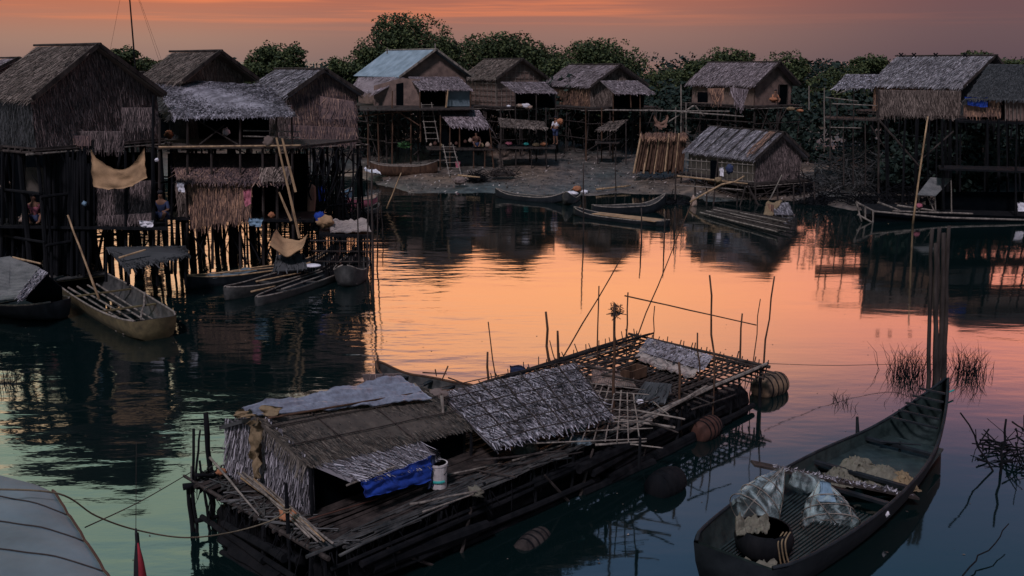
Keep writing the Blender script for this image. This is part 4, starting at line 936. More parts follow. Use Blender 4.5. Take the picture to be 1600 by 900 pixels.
# stuff between the left houses
jr = MB(); lathe(jr, V(478,330,38.5), [(.35,0),(.42,.5),(.42,.95),(.3,1.05)], 12); tag(jr.build('basket', 'thatch_warm'), 'tall brown reed basket under the third house', 'basket')
tag(ragged_sheet('tarp', quadV((496,290,39.6),(507,290,39.6),(496,314,39.6),(508,314,39.6)), None, 'blue', .02), 'dark blue cloth hanging beside the tall reed basket', 'cloth')
boat('small_boat', G(505,318), G(550,308), .7, 'little boat with pale blue cover under the third house', .3, (.1,.2), (.4,.1), 'blue_grey', 'blue_grey', 0, 1)
boat('small_boat', G(545,322), G(590,318), .9, 'little boat with a salmon pink cover right of the third house', .3, (.1,.2), (.4,.1), 'pink', 'jar', 0, 1)
boat('small_boat', G(555,338), G(592,330), .6, 'low grey skiff just right of the small deck', .2, (.1,.2), (.2,.1), 'boat_wood', 'boat_wood', 0, 1)
for i, (x, y0, y1, Y) in enumerate([(588,300,412,33.5),(572,296,430,31.5),(560,318,428,32),(598,322,350,40)]):
    b_ = V(x, y1, Y); tp = V(x+R.uniform(-4,4), y0, Y); b_.z = -.6
    lonepole('mooring_pole', b_, tp, .028, ['bare post just right of the stick pen','leaning post at the right corner of the stick pen','post rising through the small deck of the stick pen','short far stake right of the pink covered boat'][i], 'wood')
# laundry and goods
for (q4, m_, lab) in [(((276,284),(286,284),(278,298),(288,300)),'white','lilac cloth hung at the left end of the lower awning'),
                      (((380,296),(393,294),(383,322),(392,318)),'pink','pink garment hung under the lower awning of the second house'),
                      (((388,340),(412,340),(390,352),(408,354)),'blue_grey','blue and white cloth draped at the lower floor edge'),
                      (((217,344),(240,344),(220,354),(238,354)),'white','white cloth on the floor edge under the big left house')]:
    tag(ragged_sheet('laundry', [V(x, y, 32.4 if x > 250 else 29.9) for x, y in q4], None, m_, .03, 8, 8, .05), lab, 'cloth')
for (x, y, Y, m_, r_, lab) in [(38,342,30.8,'jar',.16,'pale round jar on the lower floor of the left house'),(132,318,30.2,'blue_grey',.07,'small blue pouch hung beside the pole screen'),(424,336,32.6,'orange',.1,'small orange pot on the lower floor of the second house'),
                      (353,206,34.5,'white',.13,'small white pot on the veranda of the second house'),(420,222,33,'thatch_brown',.18,'round nest like basket at the right end of the veranda'),(10,290,31,'jar',.15,'pale pot hung at the far left of the lower room'),(245,250,31,'white',.06,'tiny white cup on a post right of the hanging mat'),
                      (264,210,35,'orange',.14,'orange cloth bundle on the left of the second house veranda')]:
    tag(blob('pot', V(x, y, Y), (r_, r_, r_), m_, seed=x), lab, 'pot')
# bank boat and mid river boats
boat('wooden_boat', G(578,272,.3), G(684,274,.3), 1.0, 'brown boat drawn up on the mud below the metal roofed house', .5, (.2,.3), (.1,.05), 'pole_brown', 'thatch_brown', 0, 3, z0=.35)
board_ = ragged_sheet('woven_mat', [V(568,263,60), V(590,266,60), V(572,268,58.5), V(596,272,58.5)], None, 'white', 0, 8, 6, .05); tag(board_, 'pale sheet over the left tip of the boat on the mud', 'sheet')
boat('canoe', G(774,308), G(880,318), .75, 'slim dark canoe moored along the mud bank', .22, (.25,.3), (.02,.02), 'boat_black', 'boat_wood', 4, 3, power=.8)
b6, P6, _ = boat('canoe', G(884,322), G(902,304), .85, 'dark canoe seen end on, right of the slim canoe', .25, (.45,.2), (.05,.2), 'boat_wood', 'boat_black', 2, 2)
tag(blob('bundle', P6(.75,.3,.45), (.22,.2,.16), 'orange'), 'yellow orange bundle in the end on canoe', 'bundle')
tag(blob('bundle', P6(.5,0,.35), (.35,.3,.12), 'white', seed=4), 'pale cloth heap in the end on canoe', 'cloth')
b7, P7, _ = boat('flat_boat', G(896,336), G(1044,354), .95, 'flat boat with a pale mat deck pointing left, before the mud bank', .16, (.22,.1), (.03,.35), 'boat_black', 'boat_black', 0, 1, power=.55)
mb = MB(); mb.slab(P7(.25,-.7,.21), P7(.92,-.9,.21), P7(.92,.9,.21), P7(.25,.7,.21), .02); mb.build('mat_deck', 'mat_straw', b7)
b8, P8, _ = boat('wooden_boat', G(925,336), G(1040,330), .9, 'dark boat with an upturned bow behind the flat mat boat', .35, (.1,.5), (.3,.02), 'boat_black', 'boat_wood', 0, 3)
tag(blob('sack', V(1000,332,47.0), (.3,.3,.2), 'white', seed=6), 'pale rounded sack in the boat with the upturned bow', 'sack')
tag(blob('sack', V(930,330,47.3), (.16,.16,.14), 'jar', seed=8), 'little tan pot at the left end of the flat boat', 'pot')
for i, (x, y, r_, m_) in enumerate([(719,282,.28,'rock'),(865,250,.35,'rust'),(855,257,.25,'jar'),(900,240,.3,'jar'),(913,300,.14,'white'),(1068,260,.2,'jar')]):
    tag(blob('rock', G(x, y, .5), (r_*1.3, r_, r_*.7), m_, seed=i+2, rough=.3), ['tan boulder on the mud bank near the lower ladder','rusty pot on the bank under the lattice house','pale pot beside the rusty pot on the bank','pale pot under the shaggy walled house','white rag at the waterline near the canoes','pale pot on the bank beside the leaning poles'][i], 'rock' if i == 0 else 'pot')
mb = MB()
for k in range(420):
    px = R.uniform(20, 1580); py = R.choice((R.uniform(318,345), R.uniform(400,560), R.uniform(560,880))); p = G(px, py, .006)
    d = Vector((R.gauss(0,1), R.gauss(0,1), 0)).normalized()*R.uniform(.008,.03); e = Vector((-d.y, d.x, 0))*R.uniform(.3,.8); mb.quad(p-d, p-e, p+d, p+e)
tag(mb.build('floating_litter', 'thatch_brown'), 'specks of leaf litter floating on the water', 'litter', kind='stuff')
lonepole('bamboo_pole', G(932,296,.2), G(985,290,.25), .06, 'pale curved bamboo lying on the mud bank', 'bamboo_warm', None, .05)
lonepole('bamboo_pole', G(716,274,.6), G(750,277,.6), .06, 'yellowish stick lying on the mud beside the boulder', 'bamboo_warm')
# litter on the mud, countless
mb = MB()
for k in range(2600):
    px = R.uniform(560, 1320); py = R.uniform(256, 305); p = G(px, py, .3); zz = hz(p.x, p.y)
    if zz < .02: continue
    p.z = zz+.02; d = Vector((R.gauss(0,1), R.gauss(0,1), .2)).normalized()*R.uniform(.02,.05)*R.choice((1,1,1,2,2.6)); e = Vector((-d.y, d.x, .03))*R.uniform(.3,.8)
    mb.quad(p-d, p-e, p+d+Vector((0,0,.04)), p+e)
tag(mb.build('litter', thatch('litter', (.02,.02,.02), (.13,.10,.08), (.50,.44,.40))), 'specks of litter and leaves strewn over the mud bank', 'litter', kind='stuff')

# bamboo raft by the hut
r1 = thing('bamboo_raft', G(1175,345), 'raft of loose bamboo poles with a tiny leaf cabin before the hut', 'raft')
for k in range(16):
    f0 = k/15; mb = MB(); a = G(lerp(1100,1122,f0)+R.uniform(-8,8), lerp(332,324,f0), .12); b_ = G(lerp(1215,1245,f0)+R.uniform(-15,15), lerp(362,343,f0), .14+R.uniform(0,.1)); mb.stick(a, b_, .04, .02); mb.build('bamboo_pole', 'wood' if k % 4 else 'bamboo', r1)
panel('cabin_roof', quadV((1206,318,46.6),(1232,316,46.6),(1210,334,45.6),(1240,335,45.6)), r1, 'thatch_grey', 150, .25, .04)
panel('cabin_wall', quadV((1198,318,46.3),(1208,320,45.8),(1196,340,46.3),(1206,344,45.8)), r1, 'thatch_warm', 80, .25, .05, n_=Vector((-.5,-.8,0)))
board('cabin_wall', quadV((1210,334,45.8),(1242,335,45.8),(1210,350,45.8),(1244,350,45.8)), r1, 'mat_wall', .03)
board('float', quadV((1190,345,46),(1252,345,46),(1190,356,45),(1255,356,45)), r1, 'wood_dark', .2)
for (a, b_) in (((1200,342),(1256,346)),((1204,348),(1258,352)),((1230,340),(1262,341))):
    mb = MB(); mb.stick(V(*a,45.3), V(*b_,45.3), .035); mb.build('rail', 'bamboo', r1)
tag(ragged_sheet('cloth', quadV((1197,316,46.5),(1222,314,46.5),(1193,336,45.6),(1206,338,45.6)), None, 'ochre_cloth', 0, 8, 8, .06), 'ochre cloth thrown over the left of the tiny leaf cabin', 'cloth')
tag(ragged_sheet('cloth', quadV((1142,337,46.5),(1176,341,46.5),(1142,342,45.8),(1176,347,45.8)), None, 'white', 0, 8, 6, .05), 'pale rag spread on the bamboo raft', 'cloth')
tag(ragged_sheet('laundry', quadV((1124,262,49.2),(1132,261,49.2),(1125,275,49.2),(1130,276,49.2)), None, 'white', 0, 6, 6, .05), 'white shirt hung on the hut veranda', 'cloth')
tag(blob('pot', V(1122,281,49.2), (.18,.18,.14), 'ochre_cloth'), 'ochre pot on the veranda of the low hut', 'pot')
tag(blob('bundle', V(1140,264,49.4), (.18,.15,.22), 'navy', seed=2), 'dark blue bundle hung on the hut wall', 'bundle')
tag(blob('post_wrap', V(1084,318,49), (.14,.14,.42), 'jar', seed=9), 'whitish wrapped bundle at the foot of the hut veranda', 'bundle')

# long raft at the right
r2 = thing('houseboat_raft', G(1480,352), 'long low raft with pole rails and a small tilted mat roof at the right', 'raft')
board('deck', quadV((1345,318,46.5),(1690,326,46.5),(1350,334,44),(1690,344,44)), r2, 'wood_dark', .12)
board('side', quadV((1362,330,44),(1690,342,44),(1362,352,44),(1690,362,44)), r2, 'shade_black', .06)
mb = MB()
for (a, b_) in (((1338,316),(1364,329)),((1338,316),(1346,346)),((1340,335),(1362,347)),((1364,330),(1475,340)),((1362,350),(1420,353)),((1475,340),(1690,346)),((1364,328),(1364,350)),((1352,322),(1352,342))): mb.stick(V(*a,43.8), V(*b_,43.8), .045, .01)
mb.build('rail', 'bamboo', r2)
for (a, b_) in (((1372,316),(1406,329)),((1402,321),(1458,329)),((1395,330),(1520,334))):
    mb = MB(); mb.stick(V(*a,44.6), V(*b_,44.6), .05, .02); mb.build('deck_pole', 'bamboo', r2)
board('mat_roof', quadV((1454,277,45.8),(1488,279,45.8),(1433,304,44.2),(1462,306,44.2)), r2, 'mat_grey', .04)
posts(r2, [(1436,305,1436,332),(1461,306,1462,334),(1486,282,1487,332),(1448,305,1460,330)], 44.6, .03, 'bamboo')
board('cabin', quadV((1462,300,45.6),(1600,300,45.6),(1462,330,45.6),(1600,332,45.6)), r2, 'shade_black', .05)
lonepole('plank', V(1387,353,43.4), V(1418,355,43.4), .12, 'short tan log floating along the long right hand raft', 'bamboo_warm', None, .01, 3, 'log')
tag(blob('bundle', V(1436,321,44.6), (.15,.12,.12), 'pink'), 'small red bundle on the long right hand raft', 'bundle')
tag(ragged_sheet('cloth', quadV((1590,316,44),(1604,316,44),(1590,330,44),(1604,330,44)), None, 'white', 0, 6, 6, .05), 'white cloth hanging at the right edge above the raft', 'cloth')

# ------------------------------------------------------------------ people
def skin(name, J, E, mat, root, sub=2):
    me = bpy.data.meshes.new(name); o0 = wloc(root); me.from_pydata([tuple(Vector(j[:3])-o0) for j in J], E, [])
    me.materials.append(M[mat]); o = bpy.data.objects.new(name, me); COL.objects.link(o); o.parent = root
    m_ = o.modifiers.new('skin', 'SKIN'); m_.use_smooth_shade = True
    for i, j in enumerate(J):
        sv = me.skin_vertices[0].data[i]; sv.radius = (j[3], j[3]*(j[4] if len(j) > 4 else 1)); sv.use_root = (i == 0)
    s_ = o.modifiers.new('sub', 'SUBSURF'); s_.levels = sub; s_.render_levels = sub
    return o
def person(foot, ang, label, shirt, legs, pose='stand', k=1.0):
    foot = Vector(foot); t = thing('person', foot, label, 'person'); c, s_ = math.cos(ang), math.sin(ang)
    def P(x, y, z): return (foot.x+(x*c-y*s_)*k, foot.y+(x*s_+y*c)*k, foot.z+z*k)   # faces -y
    if pose == 'stand':
        hip, kn, ft, dz = .92, (0,.0), (0,.03), 0
        body = [P(0,0,.95)+(.13,), P(0,0,1.18)+(.12,), P(0,.01,1.38)+(.13,), P(0,0,1.47)+(.055,), P(0,-.02,1.58)+(.085,), P(0,-.02,1.66)+(.08,),
                P(-.19,0,1.37)+(.05,), P(-.24,-.06,1.12)+(.04,), P(-.17,-.24,1.0)+(.033,), P(-.15,-.30,.98)+(.03,), P(.19,0,1.37)+(.05,), P(.25,-.06,1.12)+(.04,), P(.17,-.26,1.05)+(.033,), P(.14,-.32,1.05)+(.03,),
                P(-.10,0,.88)+(.085,), P(-.11,-.02,.5)+(.06,), P(-.12,.02,.1)+(.04,), P(-.12,-.12,.04)+(.035,), P(.10,0,.88)+(.085,), P(.12,-.04,.5)+(.06,), P(.13,.03,.1)+(.04,), P(.13,-.11,.04)+(.035,)]
    else:
        body = [P(0,0,.12)+(.14,), P(0,-.03,.36)+(.12,), P(0,-.05,.56)+(.13,), P(0,-.06,.66)+(.055,), P(0,-.09,.77)+(.085,), P(0,-.09,.85)+(.08,),
                P(-.19,-.05,.55)+(.05,), P(-.26,-.16,.33)+(.04,), P(-.18,-.36,.32)+(.033,), P(-.14,-.42,.32)+(.03,), P(.19,-.05,.55)+(.05,), P(.26,-.16,.33)+(.04,), P(.18,-.36,.30)+(.033,), P(.13,-.42,.30)+(.03,),
                P(-.11,-.04,.12)+(.085,), P(-.22,-.42,.28)+(.065,), P(-.12,-.40,.05)+(.045,), P(-.05,-.50,.04)+(.035,), P(.11,-.04,.12)+(.085,), P(.22,-.42,.28)+(.065,), P(.12,-.42,.05)+(.045,), P(.05,-.52,.04)+(.035,)]
    E = [(0,1),(1,2),(2,3),(3,4),(4,5),(2,6),(6,7),(7,8),(8,9),(2,10),(10,11),(11,12),(12,13),(0,14),(14,15),(15,16),(16,17),(0,18),(18,19),(19,20),(20,21)]
    skin('body', body, E, 'skin', t, 1)
    g = lambda i, r_: body[i][:3]+(r_*k,)
    skin('shirt', [g(0,.145),g(1,.135),g(2,.15),g(6,.07),g(7,.055),g(10,.07),g(11,.055)], [(0,1),(1,2),(2,3),(3,4),(2,5),(5,6)], shirt, t, 1)
    skin('trousers', [g(0,.15),g(14,.105),g(15,.08),g(18,.105),g(19,.08)], [(0,1),(1,2),(0,3),(3,4)], legs, t, 1)
    h = Vector(body[5][:3]); blob('hair', h+Vector((0,.015,.03)), (.098*k,.105*k,.075*k), 'hair', t, 10, 6, .05)
    for sx in (-1, 1):
        e = Vector(P(sx*.032, -.098, 1.625 if pose == 'stand' else .815)); 
        if pose != 'stand': e = Vector(P(sx*.032, -.168, .815))
        blob('eye', e, (.010,.008,.008), 'hair', t, 6, 4, 0)
    n_ = Vector(P(0, -.108, 1.59)) if pose == 'stand' else Vector(P(0, -.178, .78)); blob('nose', n_, (.013,.018,.02), 'skin', t, 6, 4, 0)
    return t
person(V(57,352,30.9)+Vector((0,0,.1)), rad(20), 'seated person in a pale pink top under the big left house', 'pink', 'navy', 'sit')
person(V(255,346,32)+Vector((0,0,.08)), 0, 'seated person in dark clothes right of the lower wall, face catching light', 'navy', 'navy', 'sit')
person(V(868,226,62.2), rad(-40), 'standing person in a white shirt holding an orange bundle under the lattice house', 'white', 'navy', 'stand')
tag(blob('bundle', V(875,190,61.7), (.2,.18,.18), 'orange', seed=12), 'orange bundle held by the person in the white shirt', 'bundle')
person(V(744,229,61.4), rad(10), 'person crouching at the goods of the stall in a reddish top', 'rust', 'navy', 'sit')
person(V(1210,160,60.6)+Vector((0,0,0)), rad(15), 'small seated person before the doorway of the purple roofed house', 'orange', 'rust', 'sit', .8)
tag(ragged_sheet('cloth', quadV((711,252,59.6),(719,252,59.6),(713,262,59.6),(719,263,59.6)), None, 'pink', 0, 6, 6, .04), 'pink cloth tied to the lower ladder', 'cloth')
mb = MB(); leaf_cloud(mb, V(632,226,61.8), .4, 60, .3, .5)
tag(mb.build('palm_leaves', 'leaf_green'), 'bright green leaves hanging left of the stall', 'leaves')

# ------------------------------------------------------------------ foreground raft
O_ = Vector((-2.48,11.76,0)); e1 = Vector((.696,.718,0)).normalized(); e2 = Vector((-e1.y, e1.x, 0))
def F(s_, t_, z): return O_+e1*s_+e2*t_+Vector((0,0,z))
rf = thing('houseboat_raft', F(5.5,1.7,0), 'big foreground raft of poles carrying a leaf hut, leaf roof and stick deck', 'raft')
ZD = .8; RL = 11.1; RW = 3.35
# deck
mb = MB()
for k in range(60):
    t_ = RW*(k+.5)/60; s0 = R.uniform(-.1,.3); s1 = 5.8+R.uniform(-.6,.4)
    mb.stick(F(s0,t_,ZD+R.uniform(-.03,.02)), F(s1,t_,ZD+R.uniform(-.03,.03)), R.uniform(.018,.034), .008, 4, .9, 5)
mb.build('deck', 'wood', rf)
mb = MB()
for k in range(30):
    t_ = RW*(k+.5)/30; mb.stick(F(5.5+R.uniform(-.3,.3),t_,ZD-.02+R.uniform(-.03,.02)), F(RL+R.uniform(-.25,.25),t_,ZD-.02+R.uniform(-.03,.03)), R.uniform(.014,.026), .01, 4, .9, 5)
for k in range(26):
    s_ = lerp(5.6, RL, k/25); mb.stick(F(s_,-.1+R.uniform(-.15,.1),ZD-.06), F(s_+R.uniform(-.1,.1),RW+R.uniform(-.05,.3),ZD-.04), R.uniform(.016,.03), .01, 4, .9, 5)
sdm = mb
mb = MB(); mb.slab(F(0.05,.1,ZD-.07), F(5.7,.1,ZD-.07), F(5.7,RW-.1,ZD-.07), F(.05,RW-.1,ZD-.07), .06); mb.build('subdeck', 'shade_black', rf)
for (s0,t0,s1,t1,z0,z1,r_,m_) in [(-.2,0,5.9,-.05,ZD+.03,ZD+.02,.03,'boat_wood'),(5.6,-.02,RL+.1,0,ZD+.02,ZD+.08,.042,'bamboo'),(RL,-.1,RL,RW+.2,ZD+.04,ZD+.05,.04,'wood'),(5.4,RW,RL+.1,RW,ZD+.05,ZD+.06,.035,'wood'),
                                 (0,-.2,0,RW+.2,ZD,ZD,.035,'wood'),(.1,-.1,6,-.1,ZD-.22,ZD-.25,.03,'wood_dark'),(6.1,-.3,9,.05,ZD+.06,ZD+.1,.035,'bamboo'),(RL-.25,-.05,RL-.25,RW,ZD+.07,ZD+.07,.02,'wood')]:
    mb = MB(); mb.stick(F(s0,t0,z0), F(s1,t1,z1), r_, .012, 6); mb.build('edge_pole', m_, rf)
# comb of stick ends standing up along the far edge
mb = sdm
for k in range(22): s_ = lerp(6.5,RL,k/21); mb.stick(F(s_,RW+.0,ZD-.1), F(s_+R.uniform(-.04,.04),RW+R.uniform(.0,.15),ZD+R.uniform(.10,.24)), .014, .02, 2)
for k in range(24): t_ = lerp(0,RW,k/23); mb.stick(F(RL-.05,t_,ZD-.25), F(RL+R.uniform(0,.12),t_+R.uniform(-.05,.05),ZD+R.uniform(.08,.2)), .015, .02, 2)
mb.build('stick_deck', 'wood', rf)
mb = MB()
for k in range(3): mb.stick(F(6.6,RW-.1-k*.12,ZD+.1+.04*k), F(RL,RW-.3-k*.1,ZD+.12+.04*k), .03, .01)
mb.build('edge_bundle', 'wood_dark', rf)
mb = MB()
for k in range(170):
    s_ = R.uniform(0, 6.5); t_ = R.uniform(-.12, .35); L_ = R.uniform(.3, 1.6)
    mb.stick(F(s_,t_,ZD+R.uniform(-.04,.06)), F(s_+L_,t_+R.gauss(0,.08),ZD+R.uniform(-.04,.06)), R.uniform(.008,.02), .03, 4, .7, 5)
for k in range(90):
    t_ = R.uniform(0, RW); mb.stick(F(R.uniform(-.1,.2),t_,ZD+R.uniform(0,.06)), F(R.uniform(.2,.6),t_+R.gauss(0,.3),ZD+R.uniform(0,.06)), R.uniform(.008,.018), .04, 3, .7, 5)
mb.build('edge_sticks', 'boat_wood', rf)
# under the deck: bundled floats added to keep the underside dark, and posts
for t_ in (.45, 1.2, 2.1, 2.9):
    mb = MB(); mb.tube([F(.3,t_,.12), F(RL*.5,t_,.10), F(RL-.3,t_,.12)], .30, 9); mb.build('dark_filler_float', 'wood_dark', rf)
sp_ = 0
while sp_ < RL:
    mb = MB(); mb.stick(F(sp_+R.uniform(-.1,.1),R.uniform(-.1,.0),-.5), F(sp_+R.uniform(-.2,.2),-.02,ZD+R.uniform(-.1,.12)), R.uniform(.015,.045), .06, 4); mb.build('post', 'wood_dark', rf); sp_ += R.uniform(.2,1.1)
for k in range(9):
    t_ = R.uniform(0, RW); mb = MB(); mb.stick(F(-.05,t_,-.5), F(R.uniform(-.1,.05),t_+R.gauss(0,.1),ZD-R.uniform(0,.1)), R.uniform(.02,.05), .05, 4); mb.build('post', 'wood_dark', rf)
for k in range(16):
    s0 = R.uniform(-.2, 7.5); z_ = R.choice((.03,.08,.2,.34,.5)); L_ = R.uniform(1.5,4.5); mb = MB()
    mb.stick(F(s0,R.uniform(-.22,.02),z_), F(min(RL,s0+L_),R.uniform(-.22,.02),z_+R.uniform(-.06,.06)), R.uniform(.03,.10), .03, 5, .8, 7); mb.build('side_log', 'wood_dark', rf)
for k in range(8):
    z_ = R.choice((.03,.15,.3,.5)); mb = MB(); t0_ = R.uniform(-.2,1.2)
    mb.stick(F(R.uniform(-.15,.05),t0_,z_), F(R.uniform(-.15,.05),t0_+R.uniform(1.2,2.2),z_+R.uniform(-.06,.06)), R.uniform(.04,.10), .03, 5, .8, 7); mb.build('side_log', 'wood_dark', rf)
mb = MB()
for k in range(260):
    s0 = R.uniform(0, RL-.3) if k < 190 else 0; t0_ = 0 if k < 190 else R.uniform(0, RW); p = F(s0+R.uniform(-.1,.1), t0_+R.uniform(-.12,.02), ZD-R.uniform(0,.1)); d_ = Vector((R.gauss(0,.25), R.gauss(0,.25), -1)).normalized()*R.uniform(.1,.5)
    mb.stick(p, p+d_, R.uniform(.005,.012), .1, 3, .5, 4)
mb.build('hanging_trash', 'wood_dark', rf)['kind'] = 'stuff'
for (a, b_) in (((1.0,-.1,.55),(2.2,-.15,-.3)),((2.6,-.1,.6),(2.2,-.2,-.3)),((4.2,-.1,.6),(5.0,-.15,-.3)),((5.4,-.1,.7),(4.9,-.15,-.3)),((7,-.1,.6),(6.6,-.1,-.3))):
    mb = MB(); mb.stick(F(*b_), F(*a), .03, .02); mb.build('brace', 'wood', rf)

# leaf hut on the raft
ht = thing('leaf_hut', F(2.1,2.1,ZD), 'shaggy leaf hut at the near end of the foreground raft', 'hut')
def zat(px, py, p): return V(px, py, p.y).z
rl = F(.50,2.10,0); zrl = zat(412,648,rl); rr_ = F(3.75,2.25,0); zrr = zat(655,604,rr_)
el_ = F(.55,.95,0); zel = zat(478,724,el_); er_ = F(3.65,.95,0); zer = zat(700,668,er_)
RLp, RRp = F(.42,2.10,zrl), F(3.75,2.25,zrr); ELp, ERp = F(.48,.92,zel), F(3.65,.95,zer)
BLp, BRp = F(.48,3.25,zel-.05), F(3.7,3.3,zer)
panel('roof', [RLp, RRp, ELp, ERp], ht, 'thatch_hut', 1500, .13, .020, .012, .10, .05, .3)
panel('roof', [RRp, RLp, BRp, BLp], ht, 'thatch_dark', 120, .35, .04)
mb = MB(); 
for k in (2,5): mb.stick(RLp.lerp(RRp, (k+.3)/9)+Vector((0,0,.03)), ELp.lerp(ERp, (k+.5)/9)+Vector((0,0,.03)), .011, .02)
for k in (1,3): mb.stick(RLp.lerp(ELp, (k+.6)/5.4)+Vector((0,0,.045)), RRp.lerp(ERp, (k+.6)/5.4)+Vector((0,0,.045)), .010, .02)
mb.build('roof_batten', 'wood', ht)
zb_ = ZD+.02
gq = [F(.58,3.15,zel+.0), F(.58,1.02,zel-.02), F(.5,3.2,zb_), F(.56,1.0,zb_)]
mb = MB(); k0 = []
for dd in (0,.06): k0.append(len(mb.v)); mb.v += [F(.58+dd,3.15,zb_), F(.58+dd,1.0,zb_), F(.58+dd,1.0,zel-.02), F(.58+dd,2.1,zrl-.03), F(.58+dd,3.15,zel)]
mb.f += [tuple(k0[0]+j for j in range(5))[::-1], tuple(k0[1]+j for j in range(5))]
strips(mb, gq, 900, .26, .022, .05, .16, 0, n_=-e1)
for lv in range(4):
    z1 = lerp(zel, zrl, (lv+1)/4); z0_ = lerp(zel, zrl, lv/4); w1 = 1.05*(1-lv/4)
    strips(mb, [F(.56,2.1+w1,z1), F(.56,2.1-w1,z1), F(.56,2.1+w1,z0_), F(.56,2.1-w1,z0_)], 800, .25, .022, .05, .2, 0, n_=-e1, rows=2)
mb.build('gable_wall', 'thatch_pale' if False else 'thatch_grey', ht)
# pale leaf stalks fringing the verge
mb = MB()
for k in range(60):
    f_ = k/59; p = F(.46,2.1,zrl-.02).lerp(F(.46,.92,zel-.02), f_); mb.stick(p, p+Vector((0,0,-.25))+e2*R.uniform(.0,.16)-e1*R.uniform(0,.06), .008, .02, 2, .5, 4)
mb.build('verge_fringe', 'bamboo', ht)
board('opening_shade', [F(.62,1.08,zel-.05), F(3.6,1.08,zer-.05), F(.62,1.08,zb_), F(3.6,1.08,zb_)], ht, 'shade_black', .05)  # black board stands for the shaded opening of the hut
panel('end_wall', [F(3.6,1.08,zer), F(3.6,3.1,zer), F(3.6,1.08,zb_), F(3.6,3.1,zb_)], ht, 'thatch_dark', 60, .3, .04, n_=e1)
panel('awning', [F(.62,.98,zel-.03), F(2.55,.98,lerp(zel,zer,.65)-.02), F(.85,.42,zel-.17), F(2.45,.45,lerp(zel,zer,.65)-.17)], ht, 'thatch_grey', 700, .24, .02, .04, .3)
mb = MB(); mb.stick(F(.75,.40,zel-.22), F(1.6,.42,zel-.21), .016, .01); mb.build('awning_pole', 'bamboo', ht)
for (s_, t_, z_) in ((.55,.95,zel),(2.45,.47,zel-.22),(3.6,.95,zer)):
    mb = MB(); mb.stick(F(s_,t_,ZD-.1), F(s_,t_,z_), .03, .01, 3); mb.build('post', 'wood_dark', ht)
tag(ragged_sheet('tarp', [F(.92,.30,zel-.19), F(2.22,.32,zel-.20), F(.98,.29,zel-.44), F(2.18,.31,zel-.58)], None, 'blue', .02, 30, 14, .022, rag=.012), 'bright blue tarp hanging from the awning of the leaf hut', 'tarp')
tag(ragged_sheet('cloth', [F(2.12,.36,zel-.24), F(2.34,.36,zel-.24), F(2.14,.34,zel-.70), F(2.32,.34,zel-.70)], None, 'navy', .0, 8, 8, .03), 'dark bluish cloth hanging at the right end of the blue tarp', 'cloth')
# plastic sheet over the ridge
sh_ = ragged_sheet('plastic_sheet', [RLp.lerp(RRp,-.04)+Vector((0,0,.10))+e2*.15, RLp.lerp(RRp,.88)+Vector((0,0,.22))+e2*.12, RLp.lerp(RRp,.0)-e2*.10+Vector((0,0,.03)), RLp.lerp(RRp,.92)-e2*.50+Vector((0,0,-.06))], None, 'plastic', -.02, 110, 30, .034, rag=.015)
tag(sh_, 'crumpled bluish plastic sheet draped along the ridge of the leaf hut', 'plastic sheet')
yc = ragged_sheet('ochre_cloth', [RLp+e2*.35-e1*.12+Vector((0,0,.0)), RLp-e2*.25+e1*.3+Vector((0,0,.13)), RLp+e2*.30-e1*.14+Vector((0,0,-.10)), RLp-e2*.28+e1*.2+Vector((0,0,.02))], None, 'ochre_cloth', -.05, 14, 8, .05)
tag(yc, 'ochre cloth bunched over the left tip of the leaf hut ridge', 'cloth')
st = ragged_sheet('cloth', [F(.40,2.16,zrl-.06), F(.40,1.96,zrl-.04), F(.40,2.10,zrl-1.0), F(.40,2.02,zrl-.95)], None, 'ochre_cloth', 0, 8, 26, .07, rag=.05)
tag(st, 'ragged ochre strip hanging down the leaf hut gable', 'cloth')
lonepole('bamboo_pole', RLp.lerp(RRp,.02)-e2*.26+Vector((0,0,.03)), RLp.lerp(RRp,.90)-e2*.30+Vector((0,0,.02)), .018, 'thin pole weighting the plastic sheet on the hut roof', 'pole_brown')

# leaf roof panel with open lattice beside it
lr = thing('leaf_roof', G(830,690,.8), 'pale leaf roof panel under a grid of sticks in the middle of the raft', 'roof')
Q = [G(688,614,1.45), G(898,568,1.45), G(770,697,1.25), G(955,648,1.25)]
panel('leaf_panel', Q, lr, 'thatch_pale', 620, .25, .026, .05, .26, .05)
X = [Q[0].lerp(Q[1],.98), G(1050,605,1.15), Q[2].lerp(Q[3],.2)+Vector((0,0,-.02)), G(1062,668,1.0)]
mb = MB()
for k in (0,2,3,5,7,8,10,12):
    f_ = (k+R.uniform(-.3,.3))/12; mb.stick(Q[0].lerp(Q[1], f_)+Vector((0,0,.07)), Q[2].lerp(Q[3], f_)+Vector((0,0,.06))+(Q[2]-Q[0])*.04*R.random(), .011, .03)
for k in range(6):
    f_ = k/5; a = Q[0].lerp(Q[2], f_)+Vector((0,0,.09)); b_ = Q[1].lerp(Q[3], f_)+Vector((0,0,.09)); mb.stick(a, a+(b_-a)*R.uniform(1.1,1.45), .010, .03)
mb.build('batten', 'wood', lr)
mb = MB()
LQ = [G(905,592,1.15), G(990,616,1.1), G(835,688,1.1), G(1000,690,1.0)]
for k in range(10): mb.stick(LQ[0].lerp(LQ[1],k/9), LQ[2].lerp(LQ[3],k/9), .014, .01)
for k in range(8): mb.stick(LQ[0].lerp(LQ[2],k/7)-e1*.2, LQ[1].lerp(LQ[3],k/7)+e1*R.uniform(0,.5), .013, .01)
mb.build('lattice', 'bamboo', lr)
